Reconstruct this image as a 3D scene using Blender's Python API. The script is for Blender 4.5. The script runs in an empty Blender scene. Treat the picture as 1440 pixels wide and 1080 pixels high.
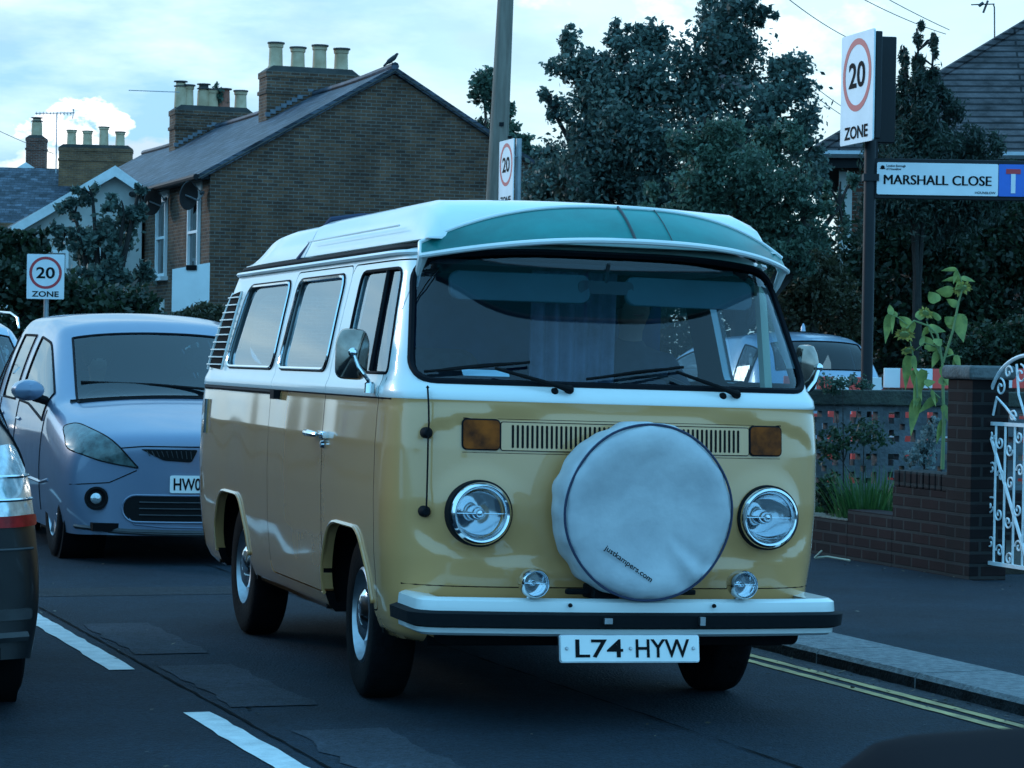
import bpy, bmesh, math, random
import numpy as np
from mathutils import Vector, Matrix, Euler
from mathutils.bvhtree import BVHTree
R = math.radians
sc = bpy.context.scene
C = sc.collection
random.seed(7); rng = np.random.default_rng(7)

# ------------------------------------------------------------------ camera
FPX = 3689.0                       # focal length in pixels of the 1440 px wide photograph
CAM_H = 1.32
cam_d = bpy.data.cameras.new("camera"); cam = bpy.data.objects.new("camera", cam_d); C.objects.link(cam)
cam_d.sensor_width = 36; cam_d.lens = FPX*36/1440
cam_d.clip_start = 0.05; cam_d.clip_end = 3000
cam.location = (0, 0, CAM_H)
cam.matrix_world = Matrix.Translation((0, 0, CAM_H)) @ Matrix.Rotation(R(90-0.466), 4, 'X') @ Matrix.Rotation(R(1.0), 4, 'Z')
cam_d.dof.use_dof = True; cam_d.dof.focus_distance = 11; cam_d.dof.aperture_fstop = 30
sc.camera = cam
CM = cam.matrix_world.copy()

# ------------------------------------------------------------------ world and sun
sc.view_settings.view_transform = 'Standard'; sc.view_settings.look = 'None'
sc.view_settings.exposure = 0.95; sc.view_settings.gamma = 1.0
SUN_EL, SUN_AZ = 14, -55           # azimuth from +Y, clockwise positive
world = bpy.data.worlds.new("World"); sc.world = world; world.use_nodes = True
nt = world.node_tree; nt.nodes.clear()
def wn(t, **k):
    n = nt.nodes.new(t)
    for a, b in k.items(): setattr(n, a, b)
    return n
def L(a, b): nt.links.new(a, b)
sky = wn('ShaderNodeTexSky', sky_type='NISHITA', sun_disc=False, sun_elevation=R(SUN_EL), sun_rotation=R(SUN_AZ))
sky.air_density = 1.6; sky.dust_density = 1.0; sky.ozone_density = 3.0
tc = wn('ShaderNodeTexCoord')
def ramp(n_in, stops, interp='LINEAR'):
    r = wn('ShaderNodeValToRGB'); r.color_ramp.interpolation = interp
    while len(r.color_ramp.elements) > 1: r.color_ramp.elements.remove(r.color_ramp.elements[-1])
    r.color_ramp.elements[0].position = stops[0][0]; r.color_ramp.elements[0].color = (*stops[0][1], 1)
    for p, c in stops[1:]:
        e = r.color_ramp.elements.new(p); e.color = (*c, 1)
    L(n_in, r.inputs[0]); return r.outputs[0]
def wmath(op, a, b=None, c=None):
    n = wn('ShaderNodeMath', operation=op)
    for i, v in enumerate((a, b, c)):
        if v is None: continue
        if isinstance(v, (int, float)): n.inputs[i].default_value = v
        else: L(v, n.inputs[i])
    return n.outputs[0]
def wmix(f, a, b, mode='MIX'):
    n = wn('ShaderNodeMixRGB', blend_type=mode)
    for i, v in enumerate((f, a, b)):
        if isinstance(v, (int, float)): n.inputs[i].default_value = v
        elif isinstance(v, tuple): n.inputs[i].default_value = (*v, 1)
        else: L(v, n.inputs[i])
    return n.outputs[0]
sep = wn('ShaderNodeSeparateXYZ'); L(tc.outputs['Generated'], sep.inputs[0])
def wnoise(scale, detail, rough, stretch, off=(0, 0, 0)):
    mp = wn('ShaderNodeMapping'); mp.inputs['Scale'].default_value = stretch; mp.inputs['Location'].default_value = off
    L(tc.outputs['Generated'], mp.inputs[0])
    n = wn('ShaderNodeTexNoise'); n.inputs['Scale'].default_value = scale; n.inputs['Detail'].default_value = detail
    n.inputs['Roughness'].default_value = rough; L(mp.outputs[0], n.inputs['Vector']); return n.outputs[0]
# bright milky sky ahead of the camera, deeper blue overhead and behind
ahead = ramp(sep.outputs['Y'], [(0.0, (0, 0, 0)), (0.55, (.0,)*3), (0.8, (.15,)*3), (0.96, (.85,)*3), (1.0, (1, 1, 1))])
up = ramp(sep.outputs['Z'], [(0.0, (0, 0, 0)), (0.35, (.45,)*3), (1.0, (1, 1, 1))])
hazecol = wmix(ahead, (1.95, 6.0, 10.0), (4.9, 6.35, 6.6))
hazecol = wmix(up, hazecol, (1.95, 5.8, 9.8))
base = wmix(0.88, sky.outputs[0], hazecol)
n1 = wnoise(9, 6, .55, (1, 1, 3.4))
c1 = ramp(n1, [(0.42, (0, 0, 0)), (0.62, (1, 1, 1))])
lf = ramp(sep.outputs['X'], [(0.0, (1, 1, 1)), (0.12, (0.0,)*3)])       # bluer streaks to the left of the view
tint_streak = wmix(c1, (1.7, 3.6, 5.4), (4.8, 6.2, 6.7))
xm = wmath('MULTIPLY_ADD', sep.outputs['X'], -4.0, 0.35)
xm = wmath('MINIMUM', wmath('MAXIMUM', xm, 0.12), 0.85)
xm = wmath('MULTIPLY', xm, ahead)
col = wmix(xm, base, tint_streak)
n2 = wnoise(13, 5, .6, (1, 1, 2.6), (3.1, 0, .7))
c2 = ramp(n2, [(0.5, (0, 0, 0)), (0.72, (1, 1, 1))])
col = wmix(wmath('MULTIPLY', c2, wmath('MULTIPLY', ahead, .55)), col, (2.4, 3.8, 4.7))   # soft grey cloud patches
def puff(px, py, rx, ry, color, col, seed, lo=.38, hi=.55, amount=1.0):
    v = (CM.to_3x3() @ Vector(((px-720)/FPX, -(py-540)/FPX, -1))).normalized()
    s = wn('ShaderNodeVectorMath', operation='SUBTRACT'); L(tc.outputs['Generated'], s.inputs[0]); s.inputs[1].default_value = v
    m = wn('ShaderNodeVectorMath', operation='MULTIPLY'); L(s.outputs[0], m.inputs[0])
    m.inputs[1].default_value = (FPX/rx, FPX/rx, FPX/ry)
    ln = wn('ShaderNodeVectorMath', operation='LENGTH'); L(m.outputs[0], ln.inputs[0])
    nn = wnoise(42, 5, .6, (1, 1, 1.6), (seed, 0, 0))
    a = wmath('SUBTRACT', wmath('ADD', 1.0, wmath('MULTIPLY', wmath('SUBTRACT', nn, .5), 3.6)), ln.outputs['Value'])
    f = ramp(a, [(lo-.38, (0, 0, 0)), (hi-.38+.12, (amount,)*3)])
    return wmix(f, col, color)
col = puff(170, 250, 150, 60, (3.9, 4.6, 5.3), col, 2.0, .38, .75, .75)
col = puff(85, 175, 52, 34, (9.4, 9.6, 9.9), col, 5.0)
col = puff(118, 190, 40, 26, (9.4, 9.6, 9.9), col, 6.0)
col = puff(165, 172, 22, 14, (8.4, 8.8, 9.2), col, 8.0)
col = puff(60, 235, 160, 22, (8.2, 8.2, 7.6), col, 9.0, .38, .9, .8)
col = puff(660, 55, 60, 16, (3.2, 4.7, 5.8), col, 11.0, .38, .9, .6)
col = puff(1010, 60, 240, 70, (7.5, 9.0, 9.6), col, 14.0, .38, 1.0, .6)
bg = wn('ShaderNodeBackground'); bg.inputs[1].default_value = 0.1; L(col, bg.inputs[0])
wo = wn('ShaderNodeOutputWorld'); L(bg.outputs[0], wo.inputs[0])
sun_d = bpy.data.lights.new("sun", 'SUN'); sun_d.energy = 0.5; sun_d.angle = R(12); sun_d.color = (1, .94, .88)
sun = bpy.data.objects.new("sun", sun_d); C.objects.link(sun)
sd = Vector((math.sin(R(SUN_AZ))*math.cos(R(SUN_EL)), math.cos(R(SUN_AZ))*math.cos(R(SUN_EL)), math.sin(R(SUN_EL))))
sun.rotation_euler = sd.to_track_quat('Z', 'Y').to_euler()

# ------------------------------------------------------------------ placing helpers
def P(px, py, D):                       # world point seen at pixel (px, py) at forward depth D
    return CM @ Vector(((px-720)/FPX*D, -(py-540)/FPX*D, -D))
TH_ROAD = 19.8
U = Vector((-math.sin(R(TH_ROAD)), math.cos(R(TH_ROAD)), 0))    # along the road, away from the camera
V = Vector((math.cos(R(TH_ROAD)), math.sin(R(TH_ROAD)), 0))     # across it, to the right
C0 = Vector((-1.61, 11.0, 0))           # a point on the centre line
def RW(s, t, z=0): return C0 + U*s + V*t + Vector((0, 0, z))
def s_at(px, t):                        # station where the line at offset t crosses picture column px
    q = (px-720)/FPX
    return (q*(C0.y+t*V.y) - (C0.x+t*V.x))/(U.x-q*U.y)

# ------------------------------------------------------------------ materials
MATS = {}
def mat(name, color=(.5, .5, .5), rough=.6, metal=0.0, var=0.0, vscale=3.0, bump=0.0, bscale=40, coat=0.0, color2=None, spec=.5, stretch=(1, 1, 1), emis=None, subs=None):
    if name in MATS: return MATS[name]
    m = bpy.data.materials.new(name); m.use_nodes = True; t = m.node_tree; b = t.nodes['Principled BSDF']
    b.inputs['Base Color'].default_value = (*color, 1); b.inputs['Roughness'].default_value = rough
    b.inputs['Metallic'].default_value = metal; b.inputs['Coat Weight'].default_value = coat; b.inputs['Coat Roughness'].default_value = .05
    b.inputs['Specular IOR Level'].default_value = spec
    tcn = t.nodes.new('ShaderNodeTexCoord'); mp = t.nodes.new('ShaderNodeMapping'); mp.inputs['Scale'].default_value = stretch
    t.links.new(tcn.outputs['Object'], mp.inputs[0])
    if var > 0 or color2:
        n = t.nodes.new('ShaderNodeTexNoise'); n.inputs['Scale'].default_value = vscale; n.inputs['Detail'].default_value = 6; n.inputs['Roughness'].default_value = .6
        t.links.new(mp.outputs[0], n.inputs['Vector'])
        r = t.nodes.new('ShaderNodeValToRGB'); r.color_ramp.elements[0].position = .35; r.color_ramp.elements[1].position = .65
        c2 = color2 if color2 else tuple(min(1, c*(1+var)) for c in color)
        c1 = color if color2 else tuple(c*(1-var) for c in color)
        r.color_ramp.elements[0].color = (*c1, 1); r.color_ramp.elements[1].color = (*c2, 1)
        t.links.new(n.outputs[0], r.inputs[0]); t.links.new(r.outputs[0], b.inputs['Base Color'])
        rr = t.nodes.new('ShaderNodeMapRange'); rr.inputs[3].default_value = max(0.02, rough*.8); rr.inputs[4].default_value = min(1, rough*1.25)
        t.links.new(n.outputs[0], rr.inputs[0]); t.links.new(rr.outputs[0], b.inputs['Roughness'])
    if bump > 0:
        n = t.nodes.new('ShaderNodeTexNoise'); n.inputs['Scale'].default_value = bscale; n.inputs['Detail'].default_value = 4
        t.links.new(mp.outputs[0], n.inputs['Vector'])
        bp = t.nodes.new('ShaderNodeBump'); bp.inputs['Strength'].default_value = bump; bp.inputs['Distance'].default_value = .02
        t.links.new(n.outputs[0], bp.inputs['Height']); t.links.new(bp.outputs[0], b.inputs['Normal'])
    if emis: b.inputs['Emission Color'].default_value = (*emis, 1); b.inputs['Emission Strength'].default_value = 1
    MATS[name] = m; return m
def paint(name, color, flake=0.0, rough=.28, coat=.8, dirt=None, wob=0.0):   # car paint with faint orange peel and road film
    if name in MATS: return MATS[name]
    m = mat(name, color, rough, metal=flake, coat=coat); t = m.node_tree; b = t.nodes['Principled BSDF']
    tcn = t.nodes.new('ShaderNodeTexCoord')
    n = t.nodes.new('ShaderNodeTexNoise'); n.inputs['Scale'].default_value = 3.0; n.inputs['Detail'].default_value = 8; n.inputs['Roughness'].default_value = .65
    t.links.new(tcn.outputs['Object'], n.inputs['Vector'])
    sp = t.nodes.new('ShaderNodeSeparateXYZ'); t.links.new(tcn.outputs['Object'], sp.inputs[0])
    h = t.nodes.new('ShaderNodeMapRange'); h.inputs[1].default_value = .25; h.inputs[2].default_value = .75; h.inputs[3].default_value = .62; h.inputs[4].default_value = .28
    t.links.new(sp.outputs['Z'], h.inputs[0])
    mu = t.nodes.new('ShaderNodeMath'); mu.operation = 'MULTIPLY'; t.links.new(n.outputs[0], mu.inputs[0]); t.links.new(h.outputs[0], mu.inputs[1])
    mx = t.nodes.new('ShaderNodeMixRGB'); t.links.new(mu.outputs[0], mx.inputs[0]); mx.inputs[1].default_value = (*color, 1)
    d = dirt if dirt else tuple(c*.55+.02 for c in color); mx.inputs[2].default_value = (*d, 1)
    t.links.new(mx.outputs[0], b.inputs['Base Color'])
    rr = t.nodes.new('ShaderNodeMapRange'); rr.inputs[3].default_value = rough*.7; rr.inputs[4].default_value = rough*1.5
    t.links.new(n.outputs[0], rr.inputs[0]); t.links.new(rr.outputs[0], b.inputs['Roughness'])
    if wob:
        n2 = t.nodes.new('ShaderNodeTexNoise'); n2.inputs['Scale'].default_value = 1.25; n2.inputs['Detail'].default_value = 0.5
        t.links.new(tcn.outputs['Object'], n2.inputs['Vector'])
        bp = t.nodes.new('ShaderNodeBump'); bp.inputs['Strength'].default_value = wob; bp.inputs['Distance'].default_value = .05
        t.links.new(n2.outputs[0], bp.inputs['Height']); t.links.new(bp.outputs[0], b.inputs['Normal']); t.links.new(bp.outputs[0], b.inputs['Coat Normal'])
    return m
def glassmat(name, tint=(.75, .85, .85), refl=1.0, ior=1.5, dim=1.0):
    if name in MATS: return MATS[name]
    m = bpy.data.materials.new(name); m.use_nodes = True; t = m.node_tree; t.nodes.clear()
    tr = t.nodes.new('ShaderNodeBsdfTransparent'); tr.inputs[0].default_value = (*[c*dim for c in tint], 1)
    gl = t.nodes.new('ShaderNodeBsdfGlossy'); gl.inputs['Roughness'].default_value = .015; gl.inputs[0].default_value = (refl, refl, refl, 1)
    fr = t.nodes.new('ShaderNodeFresnel'); ge = t.nodes.new('ShaderNodeNewGeometry'); mr = t.nodes.new('ShaderNodeMapRange')   # same reflection from either side of the pane
    mr.inputs[3].default_value = ior; mr.inputs[4].default_value = 1/ior; t.links.new(ge.outputs['Backfacing'], mr.inputs[0]); t.links.new(mr.outputs[0], fr.inputs[0])
    mx = t.nodes.new('ShaderNodeMixShader'); o = t.nodes.new('ShaderNodeOutputMaterial')
    t.links.new(fr.outputs[0], mx.inputs[0]); t.links.new(tr.outputs[0], mx.inputs[1]); t.links.new(gl.outputs[0], mx.inputs[2]); t.links.new(mx.outputs[0], o.inputs[0])
    MATS[name] = m; return m
def brickmat(name, c1, c2, mortar, bw=.225, rh=.075, ms=.01, rot=None, bumpk=.6, rough=.85, sq=1.0, offs=.5, axis='xyz'):
    if name in MATS: return MATS[name]
    m = bpy.data.materials.new(name); m.use_nodes = True; t = m.node_tree; b = t.nodes['Principled BSDF']; b.inputs['Roughness'].default_value = rough; b.inputs['Specular IOR Level'].default_value = .18
    tcn = t.nodes.new('ShaderNodeTexCoord'); sp = t.nodes.new('ShaderNodeSeparateXYZ'); t.links.new(tcn.outputs['Object'], sp.inputs[0])
    ad = t.nodes.new('ShaderNodeMath'); ad.operation = 'ADD'; cb = t.nodes.new('ShaderNodeCombineXYZ')
    if axis == 'xyz':
        t.links.new(sp.outputs['X'], ad.inputs[0]); t.links.new(sp.outputs['Y'], ad.inputs[1]); t.links.new(ad.outputs[0], cb.inputs[0]); t.links.new(sp.outputs['Z'], cb.inputs[1])
    else:                                    # roof: courses follow the height
        t.links.new(sp.outputs[axis], cb.inputs[0]); t.links.new(sp.outputs['Z'], cb.inputs[1])
    br = t.nodes.new('ShaderNodeTexBrick'); br.inputs['Scale'].default_value = 1; br.inputs['Brick Width'].default_value = bw; br.inputs['Row Height'].default_value = rh
    br.inputs['Mortar Size'].default_value = ms; br.inputs['Mortar Smooth'].default_value = .3; br.offset = offs
    br.inputs['Color1'].default_value = (*c1, 1); br.inputs['Color2'].default_value = (*c2, 1); br.inputs['Mortar'].default_value = (*mortar, 1)
    t.links.new(cb.outputs[0], br.inputs['Vector'])
    n = t.nodes.new('ShaderNodeTexNoise'); n.inputs['Scale'].default_value = 1.1; n.inputs['Detail'].default_value = 9; n.inputs['Roughness'].default_value = .72
    t.links.new(tcn.outputs['Object'], n.inputs['Vector'])
    r = t.nodes.new('ShaderNodeMapRange'); r.inputs[1].default_value = .3; r.inputs[2].default_value = .7; r.inputs[3].default_value = .55 if axis == 'xyz' else .25; r.inputs[4].default_value = 1.4 if axis == 'xyz' else 1.9
    if axis != 'xyz': n.inputs['Scale'].default_value = 2.3
    t.links.new(n.outputs[0], r.inputs[0])
    mx = t.nodes.new('ShaderNodeMixRGB'); mx.blend_type = 'MULTIPLY'; mx.inputs[0].default_value = 1
    t.links.new(br.outputs['Color'], mx.inputs[1]); t.links.new(r.outputs[0], mx.inputs[2]); t.links.new(mx.outputs[0], b.inputs['Base Color'])
    bp = t.nodes.new('ShaderNodeBump'); bp.inputs['Strength'].default_value = bumpk; bp.inputs['Distance'].default_value = .01; bp.invert = True
    t.links.new(br.outputs['Fac'], bp.inputs['Height']); t.links.new(bp.outputs[0], b.inputs['Normal'])
    MATS[name] = m; return m
def leafmat(name, c1, c2, c3=None, scale=1.5, rough=.5):
    if name in MATS: return MATS[name]
    m = bpy.data.materials.new(name); m.use_nodes = True; t = m.node_tree; b = t.nodes['Principled BSDF']; b.inputs['Roughness'].default_value = rough
    g = t.nodes.new('ShaderNodeNewGeometry'); tcn = t.nodes.new('ShaderNodeTexCoord')
    n = t.nodes.new('ShaderNodeTexNoise'); n.inputs['Scale'].default_value = scale; n.inputs['Detail'].default_value = 3; t.links.new(tcn.outputs['Object'], n.inputs['Vector'])
    ad = t.nodes.new('ShaderNodeMath'); ad.operation = 'MULTIPLY_ADD'; t.links.new(g.outputs['Random Per Island'], ad.inputs[0]); ad.inputs[1].default_value = .5
    su = t.nodes.new('ShaderNodeMath'); su.operation = 'SUBTRACT'; t.links.new(n.outputs[0], su.inputs[0]); su.inputs[1].default_value = .25
    t.links.new(su.outputs[0], ad.inputs[2])
    r = t.nodes.new('ShaderNodeValToRGB'); r.color_ramp.elements[0].position = .25; r.color_ramp.elements[1].position = .75
    r.color_ramp.elements[0].color = (*c1, 1); r.color_ramp.elements[1].color = (*c2, 1)
    if c3: e = r.color_ramp.elements.new(.93); e.color = (*c3, 1)
    t.links.new(ad.outputs[0], r.inputs[0]); t.links.new(r.outputs[0], b.inputs['Base Color'])
    tl = t.nodes.new('ShaderNodeBsdfTranslucent'); t.links.new(r.outputs[0], tl.inputs[0])
    mx = t.nodes.new('ShaderNodeMixShader'); mx.inputs[0].default_value = .38
    t.links.new(b.outputs[0], mx.inputs[1]); t.links.new(tl.outputs[0], mx.inputs[2]); t.links.new(mx.outputs[0], t.nodes['Material Output'].inputs[0])
    MATS[name] = m; return m

M_white = paint('van_white_paint', (.80, .81, .78), rough=.3, coat=.7, dirt=(.5, .52, .5))
M_yellow = paint('van_mustard_paint', (.66, .325, .125), rough=.2, coat=1.0, dirt=(.52, .28, .10), wob=.28)
M_silver = paint('silver_lilac_paint', (.15, .20, .295), flake=.3, rough=.32, coat=.7, dirt=(.15, .16, .19))
M_mpvglass = glassmat('tinted_screen', (.30, .42, .46), ior=1.42)
M_black = mat('black_rubber', (.006, .007, .009), .75, bump=.1, spec=.15)
M_blackgloss = paint('black_car_paint', (.003, .004, .006), rough=.35, coat=.25)
M_bluecar = paint('blue_grey_car_paint', (.30, .38, .48), flake=.3, rough=.3, coat=.8)
M_dark = mat('dark_void', (.005, .005, .006), .95, var=.3, spec=.1)
M_darkplastic = mat('dark_plastic', (.03, .032, .035), .5, var=.3, vscale=8)
M_chrome = mat('chrome', (.75, .78, .8), .09, 1.0, var=.04, vscale=20)
M_steel = mat('dull_steel', (.42, .43, .45), .38, 1.0, var=.2, vscale=12)
M_tyre = mat('tyre_rubber', (.004, .004, .005), .9, spec=.12, var=.35, vscale=14, bump=.3, bscale=60)
M_glass = glassmat('clear_glass'); M_wind = glassmat('windscreen_glass', (.66, .84, .94), ior=1.5)
M_sideglass = glassmat('side_glass', (.55, .66, .70), ior=1.6); M_vanside = glassmat('van_side_glass', (.5, .6, .65), ior=2.7); M_privacy = glassmat('dark_glass', (.22, .26, .30), ior=1.5)
M_seal = mat('window_rubber', (.006, .007, .010), .75, spec=.12)
M_amber = mat('amber_lens', (.018, .005, .003), .5, color2=(.36, .075, .008), vscale=8, coat=0, spec=.12)
M_red = mat('red_lens', (.30, .006, .008), .3, coat=.2, var=.3, vscale=25, spec=.2)
M_clearlens = mat('clear_lens', (.55, .6, .62), .12, metal=.6, coat=1.0, var=.25, vscale=30); M_hl = mat('headlamp_glass', (.05, .085, .085), .22, metal=.2, coat=.6, var=.6, vscale=16)
M_plate = mat('plate_white', (.78, .79, .76), .35, var=.05)
M_ink = mat('ink_black', (.006, .006, .007), .8, spec=.15)
M_signwhite = mat('sign_white', (.76, .78, .8), .35, var=.06, vscale=4)
M_signred = mat('sign_red', (.50, .035, .045), .4, var=.1)
M_signblue = mat('sign_blue', (.03, .14, .55), .4, var=.1)
M_pole = mat('dark_green_black_pole', (.010, .012, .015), .5, var=.3, spec=.3)
M_galv = mat('galvanised_steel', (.33, .35, .37), .5, .7, var=.2)
M_wood = mat('weathered_wood', (.15, .12, .095), .85, color2=(.25, .21, .17), vscale=2.2, stretch=(6, 6, .6), bump=.3)
M_trim = mat('white_trim', (.68, .70, .70), .5, var=.12, vscale=4)
M_pvc = mat('window_frame_white', (.75, .77, .77), .35, var=.05)
M_cover = mat('vinyl_wheel_cover', (.38, .40, .42), .48, color2=(.55, .57, .58), vscale=3.2, bump=.35, bscale=7)

# ------------------------------------------------------------------ mesh helpers
class MB:
    def __init__(s): s.v = []; s.f = []; s.m = []
    def add(s, vs, fs, mi=0):
        o = len(s.v); s.v += [tuple(v) for v in vs]; s.f += [tuple(i+o for i in f) for f in fs]; s.m += [mi]*len(fs); return s
    def box(s, c, d, rot=None, mi=0):
        x, y, z = d[0]/2, d[1]/2, d[2]/2
        vs = [Vector(p) for p in ((-x, -y, -z), (x, -y, -z), (x, y, -z), (-x, y, -z), (-x, -y, z), (x, -y, z), (x, y, z), (-x, y, z))]
        if rot is not None: m = rot if isinstance(rot, Matrix) else Euler(rot).to_matrix(); vs = [m @ v for v in vs]
        c = Vector(c); return s.add([v+c for v in vs], [(0, 3, 2, 1), (4, 5, 6, 7), (0, 1, 5, 4), (1, 2, 6, 5), (2, 3, 7, 6), (3, 0, 4, 7)], mi)
    def tube(s, pts, r, n=8, mi=0, cap=True):
        pts = [Vector(p) for p in pts]; N = len(pts); rs = r if isinstance(r, (list, tuple)) else [r]*N
        vs = []; prev = None
        for i, p in enumerate(pts):
            t = (pts[min(i+1, N-1)]-pts[max(i-1, 0)])
            if t.length < 1e-9: t = Vector((0, 0, 1))
            t.normalize()
            if prev is None:
                a = Vector((0, 0, 1)) if abs(t.z) < .9 else Vector((1, 0, 0)); u = t.cross(a).normalized()
            else:
                u = prev-t*prev.dot(t)
                u = u.normalized() if u.length > 1e-6 else t.orthogonal().normalized()
            prev = u; w = t.cross(u)
            for k in range(n):
                a = 2*math.pi*k/n; vs.append(p+(u*math.cos(a)+w*math.sin(a))*rs[i])
        fs = [(i*n+k, i*n+(k+1) % n, (i+1)*n+(k+1) % n, (i+1)*n+k) for i in range(N-1) for k in range(n)]
        if cap: fs += [tuple(range(n-1, -1, -1)), tuple((N-1)*n+k for k in range(n))]
        return s.add(vs, fs, mi)
    def lathe(s, prof, n=32, M=None, mi=0, closed=False, cap=True):   # prof: (radius, height) about local z, placed by matrix M
        M = M or Matrix(); vs = []; N = len(prof)
        for r, h in prof:
            for k in range(n):
                a = 2*math.pi*k/n; vs.append(M @ Vector((r*math.cos(a), r*math.sin(a), h)))
        fs = [(i*n+k, i*n+(k+1) % n, (i+1)*n+(k+1) % n, (i+1)*n+k) for i in range(N-1) for k in range(n)]
        if closed: fs += [((N-1)*n+k, (N-1)*n+(k+1) % n, (k+1) % n, k) for k in range(n)]
        elif cap:
            if prof[0][0] > 1e-5: fs.append(tuple(range(n-1, -1, -1)))
            if prof[-1][0] > 1e-5: fs.append(tuple((N-1)*n+k for k in range(n)))
        return s.add(vs, fs, mi)
    def prism(s, poly, fn, a, b, mi=0):      # poly of 2-D points, fn(u, v, w) -> 3-D, extruded from w=a to w=b
        n = len(poly)
        vs = [fn(u, v, a) for u, v in poly]+[fn(u, v, b) for u, v in poly]
        fs = [tuple(range(n-1, -1, -1)), tuple(range(n, 2*n))]+[(i, (i+1) % n, n+(i+1) % n, n+i) for i in range(n)]
        return s.add(vs, fs, mi)
    def build(s, name, mats, parent=None, loc=(0, 0, 0), rot=(0, 0, 0), smooth=35, bevel=0, merge=False):
        me = bpy.data.meshes.new(name); me.from_pydata(s.v, [], s.f)
        if not isinstance(mats, (list, tuple)): mats = [mats]
        for m in mats: me.materials.append(m)
        if any(s.m): me.polygons.foreach_set('material_index', s.m)
        o = bpy.data.objects.new(name, me); C.objects.link(o); o.location = loc; o.rotation_euler = rot
        fix_normals(me, merge)
        if parent: o.parent = parent
        if bevel:
            b = o.modifiers.new('bevel', 'BEVEL'); b.width = bevel; b.segments = 2; b.limit_method = 'ANGLE'; b.angle_limit = R(40)
        if smooth: shade(me, smooth)
        return o
def fix_normals(me, merge=False):
    bm = bmesh.new(); bm.from_mesh(me)
    if merge: bmesh.ops.remove_doubles(bm, verts=bm.verts, dist=1e-4)
    bmesh.ops.recalc_face_normals(bm, faces=bm.faces); bm.to_mesh(me); bm.free()
def shade(me, ang=35):
    me.polygons.foreach_set('use_smooth', [True]*len(me.polygons))
    me.set_sharp_from_angle(angle=R(ang))
def bake(o):                                 # apply modifiers without operators
    dg = bpy.context.evaluated_depsgraph_get(); dg.update()
    me = bpy.data.meshes.new_from_object(o.evaluated_get(dg)); o.modifiers.clear(); o.data = me; return o
def empty(name, loc=(0, 0, 0), rz=0, label=None, cat=None, group=None, rot=None, parent=None):
    o = bpy.data.objects.new(name, None); C.objects.link(o); o.location = loc
    o.rotation_euler = rot if rot else (0, 0, rz); o.empty_display_size = .2
    if parent: o.parent = parent
    tag(o, label, cat, group); return o
def tag(o, label=None, cat=None, group=None, kind=None):
    if label: o['label'] = label
    if cat: o['category'] = cat
    if group: o['group'] = group
    if kind: o['kind'] = kind
    return o
def rrect(x0, x1, z0, z1, r, n=5):
    pts = []
    for cx, cz, a0 in ((x1-r, z0+r, -90), (x1-r, z1-r, 0), (x0+r, z1-r, 90), (x0+r, z0+r, 180)):
        for k in range(n+1):
            a = R(a0+90*k/n); pts.append((cx+r*math.cos(a), cz+r*math.sin(a)))
    return pts
def rpoly(poly, r, n=5):                     # polygon with rounded corners
    out = []; N = len(poly)
    for i, p in enumerate(poly):
        p = Vector(p); a = (Vector(poly[i-1])-p); b = (Vector(poly[(i+1) % N])-p)
        rr = r[i] if isinstance(r, (list, tuple)) else r
        rr = min(rr, a.length*.45, b.length*.45); p0 = p+a.normalized()*rr; p1 = p+b.normalized()*rr
        for k in range(n+1):
            t = k/n; q = p0*(1-t)**2+p*2*t*(1-t)+p1*t*t; out.append((q.x, q.y))
    return out
def dens(poly, d=.05, closed=True):
    out = []; N = len(poly)
    for i in range(N if closed else N-1):
        a, b = Vector(poly[i]), Vector(poly[(i+1) % N]); k = max(1, int((b-a).length/d))
        for j in range(k): out.append(tuple(a.lerp(b, j/k)))
    if not closed: out.append(tuple(poly[-1]))
    return out
def fill2d(poly, step):
    bm = bmesh.new(); vs = [bm.verts.new((u, v, 0)) for u, v in poly]; bm.faces.new(vs)
    us = [p[0] for p in poly]; vv = [p[1] for p in poly]
    for lo, hi, no in ((min(us), max(us), (1, 0, 0)), (min(vv), max(vv), (0, 1, 0))):
        x = lo+step
        while x < hi-step*.2:
            co = (x, 0, 0) if no[0] else (0, x, 0)
            bmesh.ops.bisect_plane(bm, geom=bm.verts[:]+bm.edges[:]+bm.faces[:], plane_co=co, plane_no=no); x += step
    bmesh.ops.triangulate(bm, faces=[f for f in bm.faces if len(f.verts) > 4])
    bm.verts.index_update(); r = [(v.co.x, v.co.y) for v in bm.verts], [tuple(v.index for v in f.verts) for f in bm.faces]
    bm.free(); return r
def patch(name, poly, fn, m, parent, step=.06, off=.004, thick=.006, smooth=40):   # a panel laid over a curved surface; fn(u,v,offset)->3-D
    uv, fs = fill2d(poly, step); mb = MB()
    n = len(uv); vs = [fn(u, v, off) for u, v in uv]
    if thick <= 0: mb.add(vs, fs); return mb.build(name, m, parent, smooth=smooth)
    vs += [fn(u, v, off-thick) for u, v in uv]
    ec = {}
    for f in fs:
        for i in range(len(f)):
            e = (f[i], f[(i+1) % len(f)]); k = tuple(sorted(e)); ec[k] = None if k in ec else e
    mb.add(vs, fs+[tuple(i+n for i in reversed(f)) for f in fs]+[(e[1], e[0], e[0]+n, e[1]+n) for e in ec.values() if e])
    return mb.build(name, m, parent, smooth=smooth)
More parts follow.
